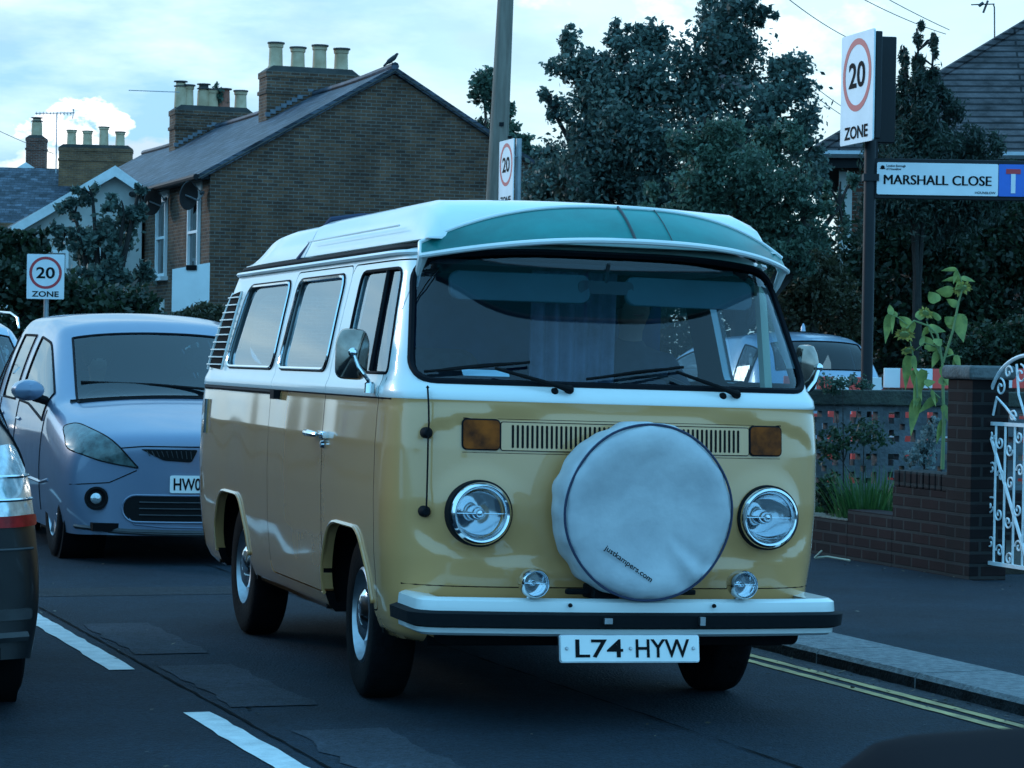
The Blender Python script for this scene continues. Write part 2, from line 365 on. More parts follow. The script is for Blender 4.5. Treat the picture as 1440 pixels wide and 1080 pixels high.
def text(s, m, parent, w=None, h=None, fn=None, loc=(0, 0, 0), thick=.002, bold=0.0, name='lettering', spacing=1.0, rot=0, center=True):
    cu = bpy.data.curves.new('t', 'FONT'); cu.body = s; cu.offset = bold; cu.space_character = spacing; cu.resolution_u = 4
    to = bpy.data.objects.new('t', cu); C.objects.link(to)
    dg = bpy.context.evaluated_depsgraph_get(); dg.update(); me = bpy.data.meshes.new_from_object(to.evaluated_get(dg))
    bpy.data.objects.remove(to); co = np.array([v.co[:] for v in me.vertices])
    mn, mx = co.min(0), co.max(0); sz = mx-mn
    kx = (w/sz[0]) if w else None; ky = (h/sz[1]) if h else None; kx = kx or ky; ky = ky or kx
    cr, sr = math.cos(R(rot)), math.sin(R(rot)); mb = MB(); vs = []
    for c in co:
        x = (c[0]-(mn[0]+mx[0])/2)*kx; y = (c[1]-(mn[1]+mx[1])/2)*ky
        x, y = x*cr-y*sr, x*sr+y*cr
        vs.append((x+loc[0], loc[1], y+loc[2]) if fn is None else fn(x+loc[0], y+loc[2]))
    mb.add(vs, [tuple(p.vertices) for p in me.polygons]); bpy.data.meshes.remove(me)
    return mb.build(name, m, parent, smooth=0)
def cutter(mb):
    o = mb.build('cutter', M_dark, smooth=0); o.hide_render = True; return o
def boolean(o, cut, op='DIFFERENCE', keep=False):
    md = o.modifiers.new('b', 'BOOLEAN'); md.operation = op; md.object = cut; md.solver = 'EXACT'; bake(o)
    if not keep: bpy.data.objects.remove(cut)
    return o

# ------------------------------------------------------------------ setting: ground, road, pavement
def road_obj(name, poly, z0, z1, m, kind='structure', **k):    # polygon in (s, t) road coordinates, sheet (z1 None) or slab
    mb = MB(); pts = [RW(s, t) for s, t in poly]
    if z1 is None: mb.add([(p.x, p.y, z0) for p in pts], [tuple(range(len(pts)))])
    else:
        n = len(pts); mb.add([(p.x, p.y, z0) for p in pts]+[(p.x, p.y, z1) for p in pts], [tuple(range(n)), tuple(range(n, 2*n))]+[(i, (i+1) % n, n+(i+1) % n, n+i) for i in range(n)])
    o = mb.build(name, m, None, smooth=0)
    if kind: o['kind'] = kind
    return o
def asphalt(name, base, k=1.0, stones=.5):
    m = mat(name, base, .88, spec=.25); t = m.node_tree; b = t.nodes['Principled BSDF']; tcn = t.nodes.new('ShaderNodeTexCoord')
    def nz(sc_, det, ro=.6):
        n = t.nodes.new('ShaderNodeTexNoise'); n.inputs['Scale'].default_value = sc_; n.inputs['Detail'].default_value = det; n.inputs['Roughness'].default_value = ro
        t.links.new(tcn.outputs['Object'], n.inputs['Vector']); return n.outputs[0]
    a, c, v = nz(.8, 10, .75), nz(34, 7, .8), t.nodes.new('ShaderNodeTexVoronoi'); v.inputs['Scale'].default_value = 95; t.links.new(tcn.outputs['Object'], v.inputs['Vector'])
    r1 = t.nodes.new('ShaderNodeMapRange'); r1.inputs[1].default_value = .3; r1.inputs[2].default_value = .7; r1.inputs[3].default_value = .45; r1.inputs[4].default_value = 1.6; t.links.new(a, r1.inputs[0])
    r2 = t.nodes.new('ShaderNodeMapRange'); r2.inputs[1].default_value = .3; r2.inputs[2].default_value = .75; r2.inputs[3].default_value = max(.1, 1-stones*1.5); r2.inputs[4].default_value = 1+stones*2.6; t.links.new(c, r2.inputs[0])
    mu = t.nodes.new('ShaderNodeMath'); mu.operation = 'MULTIPLY'; t.links.new(r1.outputs[0], mu.inputs[0]); t.links.new(r2.outputs[0], mu.inputs[1])
    mx = t.nodes.new('ShaderNodeMixRGB'); mx.blend_type = 'MULTIPLY'; mx.inputs[0].default_value = 1; mx.inputs[1].default_value = (*base, 1); t.links.new(mu.outputs[0], mx.inputs[2])
    t.links.new(mx.outputs[0], b.inputs['Base Color'])
    bp = t.nodes.new('ShaderNodeBump'); bp.inputs['Strength'].default_value = .9; bp.inputs['Distance'].default_value = .008
    t.links.new(v.outputs['Distance'], bp.inputs['Height']); t.links.new(bp.outputs[0], b.inputs['Normal'])
    return m
M_asph = asphalt('road_asphalt', (.008, .015, .0235)); M_pave = asphalt('pavement_asphalt', (.007, .015, .024), stones=.3)
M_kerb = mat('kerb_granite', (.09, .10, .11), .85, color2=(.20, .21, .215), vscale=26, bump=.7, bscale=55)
M_line = mat('road_paint_white', (.50, .51, .50), .7, color2=(.72, .72, .70), vscale=9, bump=.3, bscale=80)
M_yline = mat('road_paint_yellow', (.24, .17, .07), .75, color2=(.52, .38, .16), vscale=7, bump=.3, bscale=80)
M_old = asphalt('patched_asphalt', (.026, .032, .042), stones=.4)
M_soil = mat('garden_soil', (.02, .015, .01), .95, color2=(.045, .035, .022), vscale=5, bump=1.0, bscale=20)
g = MB(); g.add([(-900, -60, -.03), (900, -60, -.03), (900, 1500, -.03), (-900, 1500, -.03)], [(0, 1, 2, 3)])
tag(g.build('ground', mat('far_ground', (.03, .035, .025), .95, var=.4, vscale=.3), smooth=0), kind='structure')
road_obj('road', [(-14, -3.7), (260, -3.7), (260, 3.05), (-14, 3.05)], 0.0, None, M_asph)
road_obj('verge_far_side', [(-14, -7), (260, -7), (260, -3.7), (-14, -3.7)], -.2, .07, M_pave)
# kerb with joints, gently worn
def kerbline(t0, t1, z1, name):
    mb = MB(); s = -14.0
    while s < 60:
        L_ = .91; g_ = .006; h = z1+rng.uniform(-.003, .003)
        prof = [(t0, -.1), (t0+.004, h-.02), (t0+.02, h), (t1, h+.002), (t1, -.1)]
        a = [RW(s+g_, t, z) for t, z in prof]; b = [RW(s+L_-g_, t, z) for t, z in prof]; n = len(prof)
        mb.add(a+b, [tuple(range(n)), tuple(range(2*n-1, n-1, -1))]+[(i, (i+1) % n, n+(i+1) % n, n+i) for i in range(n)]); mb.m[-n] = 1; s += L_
    return tag(mb.build(name, [M_kerb, mat('kerb_face_shade', (.008, .009, .010), .95, color2=(.03, .033, .036), vscale=12, bump=.8, bscale=60, spec=.1)], smooth=0), kind='structure')  # front face: the shade below the kerb edge is painted in, near black
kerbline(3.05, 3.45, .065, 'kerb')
road_obj('pavement', [(-14, 3.45), (60, 3.45), (60, 5.74), (-14, 5.74)], -.15, .062, M_pave)
# markings: 4 mm sheets
def strip(name, s0, s1, t0, t1, m, z=.004, label=None, jag=.006):
    n = max(2, int((s1-s0)/.12)); mb = MB(); vs = []
    for i in range(n+1):
        s = s0+(s1-s0)*i/n; vs += [RW(s, t0+rng.uniform(-jag, jag), z), RW(s, t1+rng.uniform(-jag, jag), z)]
    mb.add(vs, [(2*i, 2*i+1, 2*i+3, 2*i+2) for i in range(n)]); o = mb.build(name, m, smooth=0); o['kind'] = 'structure'; return o
for k in range(-2, 12):
    s0 = -4.36+k*4.36+4.36
    strip('centre_line_marking', s0, s0+3.0, -.055, .055, M_line)
for t in (2.765, 2.865): strip('double_yellow_line', -14, 60, t, t+.048, M_yline, jag=.004)
strip('old_marking_patch', .55, 1.9, .17, .5, M_old, jag=.02)
strip('old_marking_patch', -1.25, .1, .17, .5, M_old, jag=.02)
strip('old_marking_patch', -3.4, -1.9, .2, .55, M_old, z=.003, jag=.03)
strip('trench_reinstatement', 3.4, 3.9, .2, 2.6, asphalt('trench_asphalt', (.016, .018, .022)), z=.002, jag=.02)
strip('tar_joint', -14, 40, .112, .124, mat('tar', (.006, .007, .008), .95, spec=.05), z=.0045, jag=.005)
strip('tar_joint', -14, 40, 1.62, 1.628, MATS['tar'], z=.0045, jag=.008)
strip('channel_strip', -14, 60, 2.93, 3.05, asphalt('gutter_asphalt', (.03, .034, .04), stones=.7), z=.002, jag=.012)

# ------------------------------------------------------------------ THE CAMPER VAN
VAN = empty('camper_van', (.43, 9.6, 0), rot=(0, R(.8), R(16.8)), label='mustard and white vintage camper van with a white spare wheel cover on its nose', cat='camper van')
ZL = [.28, .31, .36, .45, .60, .80, 1.00, 1.12, 1.165, 1.178, 1.205, 1.24, 1.30, 1.50, 1.66, 1.72, 1.745, 1.765, 1.785, 1.80]
WL = [.77, .80, .82, .835, .85, .858, .858, .852, .848, .852, .850, .836, .826, .785, .750, .735, .715, .67, .57, .40]
FL = [.14, .11, .085, .06, .045, .035, .04, .05, .058, .056, .066, .10, .135, .235, .315, .355, .39, .45, .56, .75]
RL = [4.25, 4.30, 4.35, 4.38, 4.40, 4.40, 4.39, 4.37, 4.36, 4.365, 4.36, 4.34, 4.32, 4.22, 4.12, 4.08, 4.05, 4.0, 3.9, 3.7]
def lerp(z, T): return float(np.interp(z, ZL, T))
NF, BF, NR, BR = 4.0, .46, 5.0, .42
def emboss(x, z):                             # shallow pressed panel across the nose
    w = .80*min(1, max(0, 1-((z-.86)/.30)**8)) if abs(z-.86) < .30 else 0
    d = (w-abs(x))/.05; e = max(0, min(1, d)); return .012*e*e*(3-2*e)
def hl_bowl(x, z):
    d = math.hypot(abs(x)-.56, z-.765); return .012*max(0, min(1, (.17-d)/.04))
def ysurf(x, z):
    w, f = lerp(z, WL), lerp(z, FL); r = min(1, abs(x)/w)
    return f+BF*(1-(1-r**NF)**(1/NF))+emboss(x, z)-hl_bowl(x, z)
def xsurf(y, z):
    w, f, r = lerp(z, WL), lerp(z, FL), lerp(z, RL)
    if y < f+BF: q = max(0, (f+BF-y)/BF); return w*(1-min(1, q)**NF)**(1/NF)
    if y > r-BR: q = (y-r+BR)/BR; return w*(1-min(1, q)**NR)**(1/NR)
    return w
def van_loop(z, inset=0):
    w, f, r = lerp(z, WL)-inset, lerp(z, FL)+inset, lerp(z, RL)-inset; pts = []
    n1 = 84
    for k in range(n1+1):                       # front, from +x to -x
        a = math.pi*k/n1; c, s_ = math.cos(a), math.sin(a)
        x = w*math.copysign(abs(c)**(2/NF), c); y = f+BF*(1-abs(s_)**(2/NF))
        if not inset: y += emboss(x, z)-hl_bowl(x, z)
        pts.append((x, y, z))
    y0, y1 = f+BF, r-BR
    pts += [(-w, y0+(y1-y0)*k/26, z) for k in range(1, 26)]
    n2 = 36
    for k in range(n2+1):
        a = math.pi*k/n2; c, s_ = math.cos(a), math.sin(a)
        pts.append((-w*math.copysign(abs(c)**(2/NR), c), r-BR*(1-abs(s_)**(2/NR)), z))
    pts += [(w, y1+(y0-y1)*k/26, z) for k in range(1, 26)]
    return pts
zl = sorted(set([round(z, 4) for z in list(np.arange(.30, 1.16, .0215))+list(np.arange(1.20, 1.72, .04))+ZL]))
zl = [z for i, z in enumerate(zl) if i == 0 or z in ZL or min(abs(z-q) for q in ZL) > .006]
mb = MB(); loops = [van_loop(z) for z in zl]; n = len(loops[0])
for inner in (0, 1):
    LP = loops if not inner else [van_loop(z, .035) for z in [.32]+[q for q in zl if .36 < q < 1.73]+[1.755]]
    vs = [p for l in LP for p in l]; fs = [(i*n+k, i*n+(k+1) % n, (i+1)*n+(k+1) % n, (i+1)*n+k) for i in range(len(LP)-1) for k in range(n)]
    fs += [tuple(range(n)), tuple((len(LP)-1)*n+k for k in range(n))]
    if inner: fs = [tuple(reversed(f)) for f in fs]
    mb.add(vs, fs)
me = bpy.data.meshes.new('body'); me.from_pydata(mb.v, [], mb.f); me.materials.append(M_yellow); me.materials.append(M_white); me.materials.append(M_dark)
body = bpy.data.objects.new('body', me); C.objects.link(body)
bm = bmesh.new(); bm.from_mesh(me); bmesh.ops.recalc_face_normals(bm, faces=bm.faces)
for f in bm.faces: f.normal_flip() if False else None
bm.to_mesh(me); bm.free()
# two nested closed skins: subtract the inner from the outer
inner_o = bpy.data.objects.new('inner', None)
def split_shell(o):
    bm = bmesh.new(); bm.from_mesh(o.data); bm.verts.ensure_lookup_table(); half = len(loops)*n
    bmi = bm.copy(); bmi.verts.ensure_lookup_table()
    bmesh.ops.delete(bm, geom=[v for v in bm.verts if v.index >= half], context='VERTS')
    bmesh.ops.delete(bmi, geom=[v for v in bmi.verts if v.index < half], context='VERTS')
    for b in (bm, bmi): bmesh.ops.recalc_face_normals(b, faces=b.faces)
    bm.to_mesh(o.data); m2 = bpy.data.meshes.new('inn'); bmi.to_mesh(m2); bm.free(); bmi.free()
    io = bpy.data.objects.new('inn', m2); C.objects.link(io); return io
bpy.data.objects.remove(inner_o)
inn = split_shell(body)
for m_ in (M_dark,)*3: inn.data.materials.append(m_)
for p in inn.data.polygons: p.material_index = 2
boolean(body, inn)
W_WS = rpoly([(-.785, 1.238), (.785, 1.238), (.715, 1.70), (.35, 1.735), (-.35, 1.735), (-.715, 1.70)], [.09, .09, .10, .2, .2, .10], 7)
S_A = rpoly([(.40, 1.262), (1.13, 1.262), (1.17, 1.662), (.56, 1.662)], [.03, .05, .06, .05], 4)
S_B = rpoly([(1.42, 1.262), (2.38, 1.262), (2.35, 1.662), (1.45, 1.662)], .07, 4)
S_C = rpoly([(2.50, 1.262), (3.66, 1.262), (3.50, 1.662), (2.52, 1.662)], [.07, .12, .1, .07], 4)
cm = MB()
cm.prism(W_WS, lambda u, v, w: (u, w, v), -.3, .60); boolean(body, cutter(cm)); cm = MB()
for sx in (-1, 1): cm.lathe([(.086, -.3), (.086, .1)], 32, Matrix.Translation((sx*.56, 0, .765)) @ Matrix.Rotation(R(90), 4, 'X'))
cm.prism(rrect(-.6, .6, 1.28, 1.64, .09), lambda u, v, w: (u, w, v), 3.9, 4.7)
for sx in (-1, 1):
    for S in (S_A, S_B, S_C): cm.prism(S, lambda u, v, w, sx=sx: (sx*w, u, v), .6, 1.1)
    for yc in (.93, 3.33):
        A = rpoly([(yc-.42, .2), (yc-.40, .48), (yc-.25, .665), (yc+.25, .665), (yc+.42, .48), (yc+.47, .2)], [.01, .15, .12, .12, .15, .01], 5)
        cm.prism(A, lambda u, v, w, sx=sx: (sx*w, u, v), .46, 1.1)
    # engine air louvre recess
boolean(body, cutter(cm))
# doors on the seen side are cut free as parts of their own
def region(y0, y1, z0, z1, g_):
    c_ = MB(); c_.prism(rrect(y0+g_, y1-g_, z0+g_, z1-g_, .05, 4), lambda u, v, w: (-w, u, v), .60, 1.0); return c_
doors = []
for nm, rg in (('front_door', (.45, 1.345, .37, 1.695)), ('sliding_door', (1.345, 2.44, .36, 1.695))):
    d = body.copy(); d.data = body.data.copy(); C.objects.link(d); d.name = nm
    boolean(d, cutter(region(*rg, .004)), 'INTERSECT'); doors.append((nm, d, rg))
for nm, d, rg in doors: boolean(body, cutter(region(*rg, -.002)))
BELT = 1.172
def paint_split(o):
    bm = bmesh.new(); bm.from_mesh(o.data)
    bmesh.ops.bisect_plane(bm, geom=bm.verts[:]+bm.edges[:]+bm.faces[:], plane_co=(0, 0, BELT), plane_no=(0, 0, 1))
    bm.to_mesh(o.data); bm.free(); o.data.materials.clear()
    for m_ in (M_yellow, M_white, M_dark): o.data.materials.append(m_)
    for p in o.data.polygons:
        c = p.center; inside = abs(c.x) < xsurf(c.y, c.z)-.02 and lerp(c.z, FL)+.08 < c.y < 4.2 and ysurf(min(abs(c.x), .8), c.z)+.02 < c.y and .31 < c.z < 1.76 
        p.material_index = 2 if inside else (1 if c.z > BELT else 0)
    shade(o.data, 38)
for nm, d, rg in doors: paint_split(d); d.parent = VAN
paint_split(body); body.parent = VAN
fF = lambda x, z, o: Vector((x, ysurf(x, z)-o, z))
def fS(sx): return lambda y, z, o: Vector((sx*(xsurf(y, z)+o), y, z))
# glazing with rubber seals
def seal(poly, fn, r, name='window_seal', m=M_seal, par=VAN, off=.0):
    pts = [fn(u, v, off) for u, v in dens(poly, .03)]; pts += pts[:2]
    b = MB(); b.tube(pts, r, 6, cap=False); return b.build(name, m, par)
ws = patch('windscreen', W_WS, fF, M_wind, VAN, off=-.012, thick=0); seal(W_WS, fF, .013)
for sx in (-1, 1):
    for S in (S_A, S_B, S_C):
        patch('side_window', S, fS(sx), M_vanside if sx < 0 else M_sideglass, VAN, off=-.010, thick=0); seal(S, fS(sx), .0065)
        S2 = [((u-sum(p[0] for p in S)/len(S))*.985+sum(p[0] for p in S)/len(S), (v-1.46)*.965+1.46) for u, v in S]
        if sx < 0 and S is not S_A:
            b = MB(); b.tube([fS(sx)(u, v, .004) for u, v in dens(S2, .04)+S2[:1]], .007, 5, cap=False); b.build('window_frame', M_chrome, VAN)
b = MB(); b.tube([fS(-1)(.67, 1.27, -.004), fS(-1)(.75, 1.655, -.004)], .011, 6); b.build('quarter_light_bar', M_seal, VAN)
patch('rear_window', rrect(-.6, .6, 1.28, 1.64, .09), lambda x, z, o: Vector((x, lerp(z, RL)+o, z)), M_sideglass, VAN, off=-.02, thick=0)
# louvre behind the rear side window
b = MB()
LV = [(3.80, 1.62), (3.93, 1.30)]
b2 = patch('air_intake', rpoly([(3.66, 1.64), (3.98, 1.62), (4.08, 1.26), (3.74, 1.25)], .03), fS(-1), M_dark, VAN, off=.005, thick=.006)
b = MB()
for k in range(10):
    z = 1.275+k*.037; y0 = 3.70-(z-1.25)*.16; y1 = 4.09-(z-1.26)*.22
    pts = [fS(-1)(y0+(y1-y0)*q/5, z, .018) for q in range(6)]; b.tube(pts, .0042, 5)
for e in (0, 1):
    pts = [fS(-1)((3.70-(z-1.25)*.16 if e == 0 else 4.09-(z-1.26)*.22), z, .010) for z in np.linspace(1.25, 1.635, 7)]; b.tube(pts, .005, 6)
b.build('intake_louvre', M_white, VAN)
# rain gutter, belt rail, sliding door track
for sx in (-1, 1):
    b = MB(); b.tube([fS(sx)(y, 1.722, .012) for y in np.linspace(.46, 3.95, 40)], .011, 6); b.build('rain_gutter', M_white, VAN)
    b = MB(); b.tube([fS(sx)(y, 1.745, .004) for y in np.linspace(.5, 3.9, 30)], .014, 6); b.build('roof_joint', M_black, VAN)
b = MB(); b.tube([fS(-1)(y, 1.160, .004) for y in np.linspace(2.30, 4.05, 20)], .010, 6); b.box((-.865, 2.28, 1.15), (.03, .08, .04)); b.build('door_track', M_black, VAN)
b = MB(); b.tube([fS(-1)(3.98, 1.10, .006), fS(-1)(3.98, .93, .006)], .012); b.build('rear_reflector_strip', M_chrome, VAN)
# wheel arch lips
for yc, nm in ((.93, 'f'), (3.33, 'r')):
    A = rpoly([(yc-.41, .40), (yc-.39, .49), (yc-.25, .668), (yc+.25, .668), (yc+.42, .48), (yc+.45, .36)], [.01, .15, .12, .12, .15, .01], 5)
    b = MB(); b.tube([fS(-1)(u, v, .004) for u, v in dens(A, .04, False)], .008, 6); b.build('wheel_arch_lip', M_yellow, VAN)
# bumper
def bump_path(off, y0=-.12, half=.775, ret=.34):
    pts = []
    for k in range(33):
        u = -1+2*k/32; x = u*(half-.05); pts.append(Vector((x, y0+.055*u*u-off, 0)))
    def arc(sx):
        out = []
        for k in range(1, 7):
            a = R(90*k/6); out.append(Vector((sx*(half-.05+(.05+off)*math.sin(a)), y0+.055+.05-(.05+off)*math.cos(a), 0)))
        out.append(Vector((sx*(half+off), y0+ret, 0))); return out
    return list(reversed(arc(-1)))+pts+arc(1)
def bump_strip(name, zs, offs, m):
    P_ = [[p+Vector((0, 0, z)) for p in bump_path(o)] for z, o in zip(zs, offs)]
    N = len(P_[0]); b = MB(); vs = [p for r_ in P_ for p in r_]; K = len(zs)
    b.add(vs, [(i*N+j, i*N+j+1, ((i+1) % K)*N+j+1, ((i+1) % K)*N+j) for i in range(K) for j in range(N-1)]+[tuple(i*N for i in range(K)), tuple(i*N+N-1 for i in range(K))])
    return b.build(name, m, VAN, smooth=50)
bump_strip('bumper', [.355, .338, .348, .42, .462, .474, .466, .42, .36], [.0, .012, .03, .036, .032, .012, -.06, -.03, -.03], M_white)
bump_strip('bumper_rubber', [.366, .375, .418, .427, .422, .37], [.036, .062, .066, .040, .02, .02], M_black)
for x in (-.27, .28):
    b = MB(); b.lathe([(.008, 0), (.006, .01)], 12, Matrix.Translation((x, -.154, .452)) @ Matrix.Rotation(R(90), 4, 'X')); b.build('bumper_bolt', M_ink, VAN)
b = MB(); b.box((-.14, -.195, .40), (.03, .02, .02)); b.build('bumper_clip', M_steel, VAN); b = MB(); b.box((.22, -.195, .40), (.02, .02, .03)); b.build('bumper_clip', M_steel, VAN)
b = MB(); b.prism(rrect(-.70, .70, .29, .36, .03), lambda u, v, w: (u, w+.10*(u/.8)**2, v), -.03, .04); b.build('front_valance', M_dark, VAN)
# number plate
pl = empty('number_plate', (-.055, -.205, .303), parent=VAN, rot=(R(-10), 0, 0))
b = MB(); b.prism(rrect(-.262, .262, -.046, .046, .008), lambda u, v, w: (u, w, v), 0, .006); b.build('plate', M_plate, pl)
b = MB(); b.prism(rrect(-.266, .266, -.050, .050, .01), lambda u, v, w: (u, w, v), .007, .02); b.build('plate_surround', M_steel, pl)
text('L74', M_ink, pl, w=.180, h=.066, loc=(-.118, -.002, 0), bold=.012)
text('HYW', M_ink, pl, w=.205, h=.066, loc=(.122, -.002, 0), bold=.012)
for x in (-.24, .24, .0): b = MB(); b.lathe([(.007, 0), (.004, .006)], 10, Matrix.Translation((x, -.001, .0)) @ Matrix.Rotation(R(90), 4, 'X')); b.build('plate_screw', M_steel, pl)
# headlights: chrome rim, reflector bowl, domed lens
def lamp(name, x, z, y, r, par=VAN, tilt=0, depth=.05, lensname='lens'):
    e = empty(name, (x, y, z), parent=par, rot=(R(90), 0, 0))
    b = MB(); b.lathe([(r*1.0, -depth), (r*1.02, 0), (r*.98, .018), (r*.90, .026), (r*.83, .022), (r*.80, .008), (r*.79, -.002), (r*.9, -depth)], 48, closed=True); b.build('rim', M_chrome, e, smooth=60)
    b = MB(); b.lathe([(r*.80, .0), (r*.76, -.03), (r*.62, -.062), (r*.42, -.085), (r*.24, -.095), (r*.24, -.05), (r*.20, -.03), (r*.10, -.018), (0, -.016)], 40, cap=False); b.build('reflector', M_chrome, e, smooth=60)
    b = MB(); b.lathe([(r*.80, .012), (r*.72, .022), (r*.5, .034), (r*.25, .041), (0, .043)], 40, cap=False); b.build(lensname, glassmat('lamp_glass', (.86, .9, .93), ior=1.5), e, smooth=70)
    b = MB(); b.lathe([(r*.10, -.07), (r*.17, -.045), (r*.17, -.01), (r*.10, .004), (0, .008)], 20); b.tube([(-r*.78, 0, -.004), (r*.78, 0, -.004)], .0018, 5); b.build('bulb_shield', M_chrome, e, smooth=60)
    return e
for sx in (-1, 1):
    hx = sx*.56; e = lamp('headlight', hx, .765, ysurf(hx-.0*sx, .765)-.026, .114)
    b = MB(); b.lathe([(.122, -.05), (.121, .002), (.114, .004), (.110, -.02)], 48, closed=True); b.build('headlight_gasket', M_black, e, smooth=60)
    e = lamp('fog_lamp', sx*.40, .528, -.135, .052, depth=.03)
    b = MB(); b.lathe([(0, -.085), (.03, -.08), (.045, -.06), (.052, -.03)], 28); b.tube([(0, -.05, -.04), (0, -.075, -.04)], .02, 10); b.build('lamp_shell', M_chrome, e, smooth=60)
    # indicator
    x0, x1 = (-.620, -.490) if sx < 0 else (.490, .620)
    IP = rrect(x0, x1, .998, 1.102, .014)
    i_ = patch('indicator', IP, fF, M_amber, VAN, off=.012, thick=.014); seal(IP, fF, .006, 'indicator_seal', M_black, i_, off=.004)
# fresh-air grille with slots
GP = rrect(-.482, .482, .996, 1.096, .006, 2)
gr = patch('air_grille', GP, fF, M_yellow, VAN, off=.006, thick=.008); seal(GP, fF, .0035, 'grille_seal', M_black, gr, off=.002)
b = MB()
for k in range(49):
    x = -.4395+k*.0183
    if abs(x) < .0: continue
    for q in range(2): pass
    sl = rrect(x-.0042, x+.0042, 1.004, 1.088, .0041, 3); b.prism(sl, lambda u, v, w: tuple(fF(u, v, w)), .0075, .0055)
b.build('grille_slots', M_ink, gr, smooth=0)
for z in (1.108, .984):
    b = MB(); b.tube([fF(x, z, -.001) for x in np.linspace(-.62, .62, 30)], .002, 4); b.build('pressing_line', M_dark, VAN)
# body seams
b = MB(); b.tube([fS(-1)(.40, z, -.003) for z in np.linspace(.34, 1.66, 40)], .0025, 4); b.build('body_seam', M_dark, VAN)
b = MB(); b.tube([fF(x, .497, -.002) for x in np.linspace(-.80, .80, 40)], .004, 4); b.build('valance_seam', M_dark, VAN)
b = MB(); b.tube([fS(-1)(y, BELT-.003, .0) for y in np.linspace(.3, 4.2, 50)], .0035, 4); b.build('belt_seam', M_dark, VAN)
# spare wheel in its cover
CX, CZ, RW_ = 0.005, .79, .318
cov = empty('spare_wheel', (CX, 0, CZ), parent=VAN, rot=(R(90), 0, 0))
b = MB(); NA = 120; prof = [(.20, -.02), (.285, -.015), (.308, .0), (.321, .03), (.324, .09), (.322, .15), (.318, .178), (.312, .190)]
face = [(.300, .200), (.275, .206), (.245, .206), (.215, .199), (.17, .190), (.11, .185), (.05, .184), (0, .184)]
vs = []; allp = prof+face
for i, (r_, h) in enumerate(allp):
    for k in range(NA):
        a = 2*math.pi*k/NA
        wv = .0035*math.sin(5*a+1)+.0025*math.sin(11*a+i*.3)+.002*math.sin(23*a-i*.5)
        if i == 7: wv *= .6
        rr = r_+(wv if i < 9 else 0); hh = h
        if i >= 8 and r_ > 0: 
            hh += (.003*math.sin(3*a+.6)+.0022*math.sin(7*a+9*r_))*max(0, (r_-.16)/.14)
            d_ = abs(((a-R(-52)+math.pi) % (2*math.pi))-math.pi)
            if .18 < r_ < .31: hh += .010*math.exp(-(d_/.10)**2)-.012*math.exp(-((d_-.18)/.12)**2)*(1 if r_ > .2 else .3)
        if 3 <= i <= 6: rr += .005*math.sin(17*a+i)*.5
        vs.append((rr*math.cos(a), rr*math.sin(a), hh))
N = len(allp); b.add(vs, [(i*NA+k, i*NA+(k+1) % NA, (i+1)*NA+(k+1) % NA, (i+1)*NA+k) for i in range(N-1) for k in range(NA)])
b.build('wheel_cover', M_cover, cov, smooth=60)
b = MB(); pts = [Vector((.3165*math.cos(a)+.0022*math.sin(5*a+1), .3165*math.sin(a), .1925+.002*math.sin(3*a+.6))) for a in np.linspace(0, 2*math.pi, 90)]
b.tube(pts, .0048, 6, cap=False); b.build('cover_piping', mat('navy_piping', (.012, .02, .06), .5), cov)
text('justkampers.com', M_ink, cov, w=.215, h=.026, fn=lambda u, v: (u, v, .2115), loc=(-.080, 0, -.185), rot=-33, bold=.02, name='cover_lettering')
b = MB(); b.lathe([(.20, -.03), (.30, -.01), (.315, .05), (.30, .10), (.2, .11)], 40); b.build('spare_tyre', M_tyre, cov)
b = MB(); b.box((-.11, -.30, .0), (.10, .05, .14)); b.box((.0, -.30, .02), (.5, .02, .03)); b.build('spare_wheel_bracket', M_black, cov, bevel=.006)
# visor over the windscreen
def vis(t, v):                               # t along, v 0 lower front edge .. 1 upper edge at the roof
    a = abs(t); x = .735*t+.015
    lo = Vector((x, .03+.35*a**3.2, 1.772-.070*a**2.2)); hi = Vector((x*.985, .25+.17*a**2.2, 1.908-.152*a**2.6)); p = lo.lerp(hi, v)
    p.z += .012*math.sin(math.pi*v)*(1-a); return p
b = MB(); nt_, nv = 60, 6; vs = [vis(-1+2*i/nt_, j/nv) for i in range(nt_+1) for j in range(nv+1)]
b.add(vs, [(i*(nv+1)+j, (i+1)*(nv+1)+j, (i+1)*(nv+1)+j+1, i*(nv+1)+j+1) for i in range(nt_) for j in range(nv)])
M_visor = mat('green_tinted_acrylic', (.006, .17, .16), .35, coat=.12, spec=.2, var=.25, vscale=4)
_t = M_visor.node_tree; _tr = _t.nodes.new('ShaderNodeBsdfTransparent'); _tr.inputs[0].default_value = (.12, .62, .56, 1); _mx = _t.nodes.new('ShaderNodeMixShader'); _mx.inputs[0].default_value = .22
_t.links.new(_t.nodes['Principled BSDF'].outputs[0], _mx.inputs[1]); _t.links.new(_tr.outputs[0], _mx.inputs[2]); _t.links.new(_mx.outputs[0], _t.nodes['Material Output'].inputs[0])
visor = b.build('sun_visor_panel', M_visor, VAN, smooth=60)
for v, r_ in ((0, .011), (1, .009)):
    b = MB(); b.tube([vis(t, v) for t in np.linspace(-1, 1, 50)], r_, 8); b.build('visor_rim', M_white, visor)
for t in (-.02, .17, .18): 
    if t == .17: continue
    b = MB(); b.tube([vis(t, v)+Vector((0, -.004, .002)) for v in (0, .25, .5, .75, 1)], .006 if t < 0 else .002, 6); b.build('visor_strut', M_darkplastic, visor)
